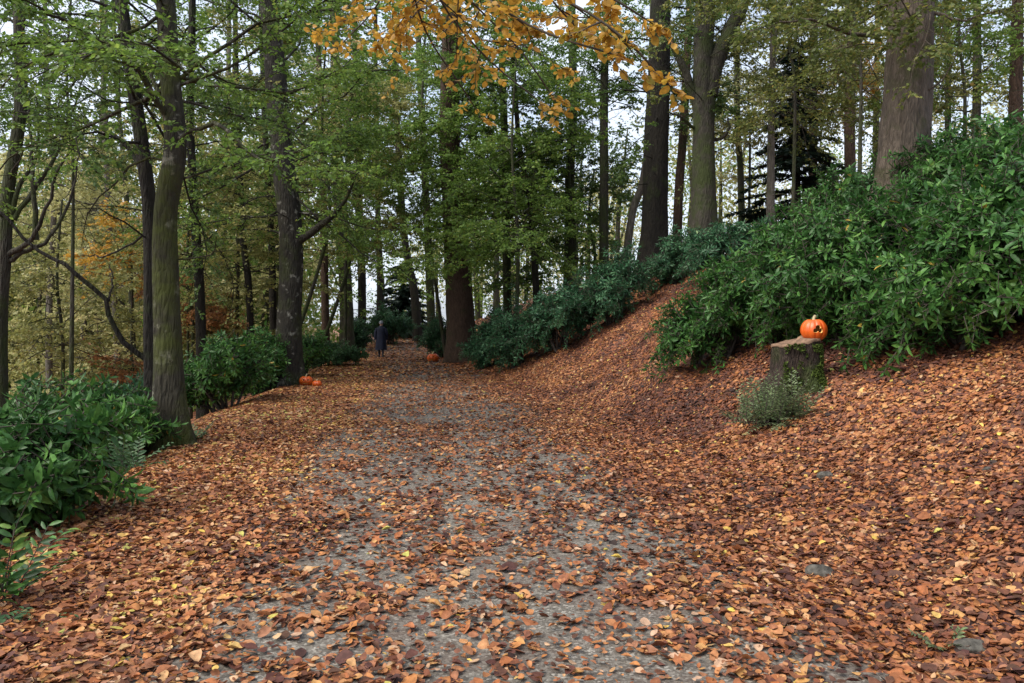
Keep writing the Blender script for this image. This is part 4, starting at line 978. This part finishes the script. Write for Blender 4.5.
# ------------------------------------------------------------------ person
def person():
    d = 34.0; b = foot(381, d); b[2] += .03
    root = empty('person', b, 'person in a long dark navy coat walking away along the path', 'person', None, .05)
    root.scale = (.95, .95, .93)
    skin = plain_mat('skin', (.45, .28, .21), .6, .1); trousers = plain_mat('dark_trousers', (.016, .017, .024), .8, .3)
    coat = plain_mat('navy_coat', (.010, .014, .034), .75, .35, 9, .3, .3); hairm = plain_mat('grey_hair', (.23, .25, .30), .7, .3, 40); shoe = plain_mat('dark_shoes', (.012, .011, .012), .5, .2)
    vs = []; es = []; rs = []
    def chain(pts, rad, parent=None):
        prev = parent
        for p, r in zip(pts, rad):
            vs.append(p); rs.append(r); i = len(vs) - 1
            if prev is not None: es.append((prev, i))
            prev = i
        return prev
    pel = chain([(0, 0, .92)], [(.16, .115)])
    ch = chain([(0, 0, 1.08), (0, .01, 1.25), (0, .02, 1.37), (0, .03, 1.45)], [(.15, .105), (.17, .115), (.15, .095), (.07, .07)], pel)
    chain([(0, .04, 1.50), (0, .06, 1.58), (0, .06, 1.66), (0, .055, 1.72)], [(.055, .055), (.075, .088), (.078, .095), (.05, .06)], ch)
    hands = []
    for s in (-1, 1):
        sw = .10 * s
        sh = chain([(s * .19, .015, 1.36), (s * .245, .0 + sw * .4, 1.10), (s * .25, .05 + sw, .87), (s * .25, .07 + sw, .80)], [(.06, .06), (.045, .045), (.032, .032), (.036, .022)], ch - 1)
        for q, (ox, ln) in enumerate(((-.03, .055), (-.010, .075), (.012, .07), (.032, .055))):
            chain([(s * .25, .07 + sw + ox, .76), (s * .245, .075 + sw + ox, .76 - ln * .6), (s * .235, .085 + sw + ox, .76 - ln)], [(.010, .010), (.009, .009), (.008, .008)], sh)
        chain([(s * .24, .11 + sw, .80), (s * .235, .125 + sw, .765)], [(.011, .011), (.009, .009)], sh)
        chain([(s * .095, .0, .86), (s * .10, .03 - sw * .8, .48), (s * .10, -.0 - sw * 1.6, .10), (s * .10, -.03 - sw * 1.6, .045), (s * .105, .12 - sw * 1.6, .03)],
              [(.10, .10), (.065, .065), (.042, .045), (.045, .045), (.038, .028)], pel)
    me = bpy.data.meshes.new('body'); me.from_pydata(vs, es, [])
    o = bpy.data.objects.new('body', me); COL.objects.link(o)
    md = o.modifiers.new('skin', 'SKIN'); md.use_smooth_shade = True
    for i, r in enumerate(rs):
        me.skin_vertices[0].data[i].radius = r
        me.skin_vertices[0].data[i].use_root = i == 0
    ms = o.modifiers.new('sub', 'SUBSURF'); ms.levels = 2; ms.render_levels = 2
    dg = bpy.context.evaluated_depsgraph_get(); m2 = bpy.data.meshes.new_from_object(o.evaluated_get(dg))
    o.modifiers.clear(); o.data = m2; m2.materials.clear(); m2.materials.append(skin); m2.materials.append(trousers)
    for p in m2.polygons: p.material_index = 1 if p.center.z < .98 and abs(p.center.x) < .21 else 0
    o.parent = root
    def loft(name, rings, mat, sides=24):
        V = []; th = np.linspace(0, 2 * np.pi, sides, endpoint=False)
        for (cx, cy, z, rx, ry, fold) in rings:
            q = 1 + fold * np.cos(6 * th + 1) + fold * .6 * np.cos(9 * th)
            V.append(np.stack([cx + rx * q * np.cos(th), cy + ry * q * np.sin(th), np.full(sides, z)], -1))
        mb = MB(); mb.add(np.concatenate(V), grid_faces(len(rings), sides, True)); return mb
    c = loft('coat', [(0, 0, .36, .27, .21, .07), (0, 0, .6, .25, .19, .06), (0, 0, .9, .235, .17, .03), (0, .0, 1.15, .215, .155, .02), (0, .01, 1.33, .225, .15, .0), (0, .015, 1.41, .20, .13, 0), (0, .03, 1.47, .11, .10, 0), (0, .04, 1.52, .075, .08, 0)], coat)
    for s in (-1, 1):
        sw = .10 * s
        V, F = tube(resample(np.array([(s * .17, .015, 1.39), (s * .235, .0, 1.25), (s * .26, .0 + sw * .4, 1.10), (s * .262, .05 + sw, .85)]), 10), np.linspace(.085, .058, 10), 12, cap=False); c.add(V, F)
    c.build('coat', coat, root)
    hm = MB(); T, P = np.meshgrid(np.linspace(0, 2 * np.pi, 24, endpoint=False), np.linspace(.03, 1.95, 12))
    V = np.stack([.093 * np.sin(P) * np.cos(T), .112 * np.sin(P) * np.sin(T) - .012, .115 * np.cos(P)], -1).reshape(-1, 3) + [0, .055, 1.655]
    hm.add(V, grid_faces(12, 24, True)); hm.build('hair', hairm, root)
    fm = MB()
    def blob(c_, r_):
        T, P = np.meshgrid(np.linspace(0, 2 * np.pi, 10, endpoint=False), np.linspace(.05, 3.09, 7))
        V = np.stack([np.sin(P) * np.cos(T) * r_[0], np.sin(P) * np.sin(T) * r_[1], np.cos(P) * r_[2]], -1).reshape(-1, 3) + c_; fm.add(V, grid_faces(7, 10, True))
    blob((0, .155, 1.615), (.014, .022, .022))
    fm.build('nose', skin, root)
    for s in (-1, 1):
        fm = MB(); blob((s * .085, .05, 1.62), (.012, .022, .032)); fm.build('ear', skin, root)
    for s in (-1, 1):
        fm = MB(); blob((s * .032, .142, 1.645), (.012, .008, .007)); fm.build('eye', shoe, root)
    fm = MB(); blob((0, .145, 1.572), (.025, .007, .006)); fm.build('mouth', shoe, root)
    for s in (-1, 1):
        sm = MB(); fm = sm; blob((s * .103, .05 - s * .16, .035), (.05, .14, .05)); sm.build('shoe', shoe, root)
person()

# ------------------------------------------------------------------ camera, light, render
cam = bpy.data.cameras.new('camera'); co = bpy.data.objects.new('camera', cam); COL.objects.link(co)
co.location = (0, 0, EYE); co.rotation_euler = (math.pi / 2, 0, 0)
cam.sensor_width = 36; cam.lens = 36 * FPX / 1024; cam.shift_y = -(341.5 - HY) / 1024; cam.clip_end = 3000; cam.clip_start = .05
scene.camera = co

SUN_EL, SUN_AZ = 50, 240          # azimuth clockwise from +Y: behind the camera on the left, through thin bright cloud
w = bpy.data.worlds.new('World'); scene.world = w; w.use_nodes = True
nt = w.node_tree; bg = nt.nodes['Background']
sky = nt.nodes.new('ShaderNodeTexSky'); sky.sky_type = 'NISHITA'; sky.sun_disc = False
sky.sun_elevation = math.radians(SUN_EL); sky.sun_rotation = math.radians(SUN_AZ)
sky.air_density = 1.0; sky.dust_density = 3.0; sky.ozone_density = 1.0
gt = nt.nodes.new('ShaderNodeTexCoord'); cn = nt.nodes.new('ShaderNodeTexNoise'); cn.inputs['Scale'].default_value = 3.2; cn.inputs['Detail'].default_value = 5
nt.links.new(gt.outputs['Generated'], cn.inputs['Vector'])
cr_ = nt.nodes.new('ShaderNodeMapRange'); cr_.inputs[1].default_value = .38; cr_.inputs[2].default_value = .60; cr_.inputs[3].default_value = .45; cr_.inputs[4].default_value = .92
nt.links.new(cn.outputs['Fac'], cr_.inputs[0])
cm = nt.nodes.new('ShaderNodeMix'); cm.data_type = 'RGBA'; cm.inputs[7].default_value = (4.3, 4.7, 5.4, 1)
nt.links.new(cr_.outputs[0], cm.inputs[0]); nt.links.new(sky.outputs[0], cm.inputs[6])
nt.links.new(cm.outputs[2], bg.inputs[0]); bg.inputs[1].default_value = .10
sl = bpy.data.lights.new('sun', 'SUN'); sl.energy = 2.2; sl.angle = math.radians(45); sl.color = (1, .93, .82)
so = bpy.data.objects.new('sun', sl); COL.objects.link(so)
az = math.radians(SUN_AZ); el = math.radians(SUN_EL)
dirv = Vector((math.sin(az) * math.cos(el), math.cos(az) * math.cos(el), math.sin(el)))
so.rotation_euler = (-dirv).to_track_quat('-Z', 'Y').to_euler(); so.location = dirv * 60

vs_ = scene.view_settings; vs_.view_transform = 'Standard'; vs_.look = 'None'; vs_.exposure = 1.4; vs_.gamma = 1
scene.render.engine = 'CYCLES'
cy = scene.cycles; cy.use_denoising = True
cy.volume_bounces = 0; cy.max_bounces = 5; cy.diffuse_bounces = 3; cy.glossy_bounces = 2; cy.transmission_bounces = 3; cy.transparent_max_bounces = 4
cy.sample_clamp_indirect = 4
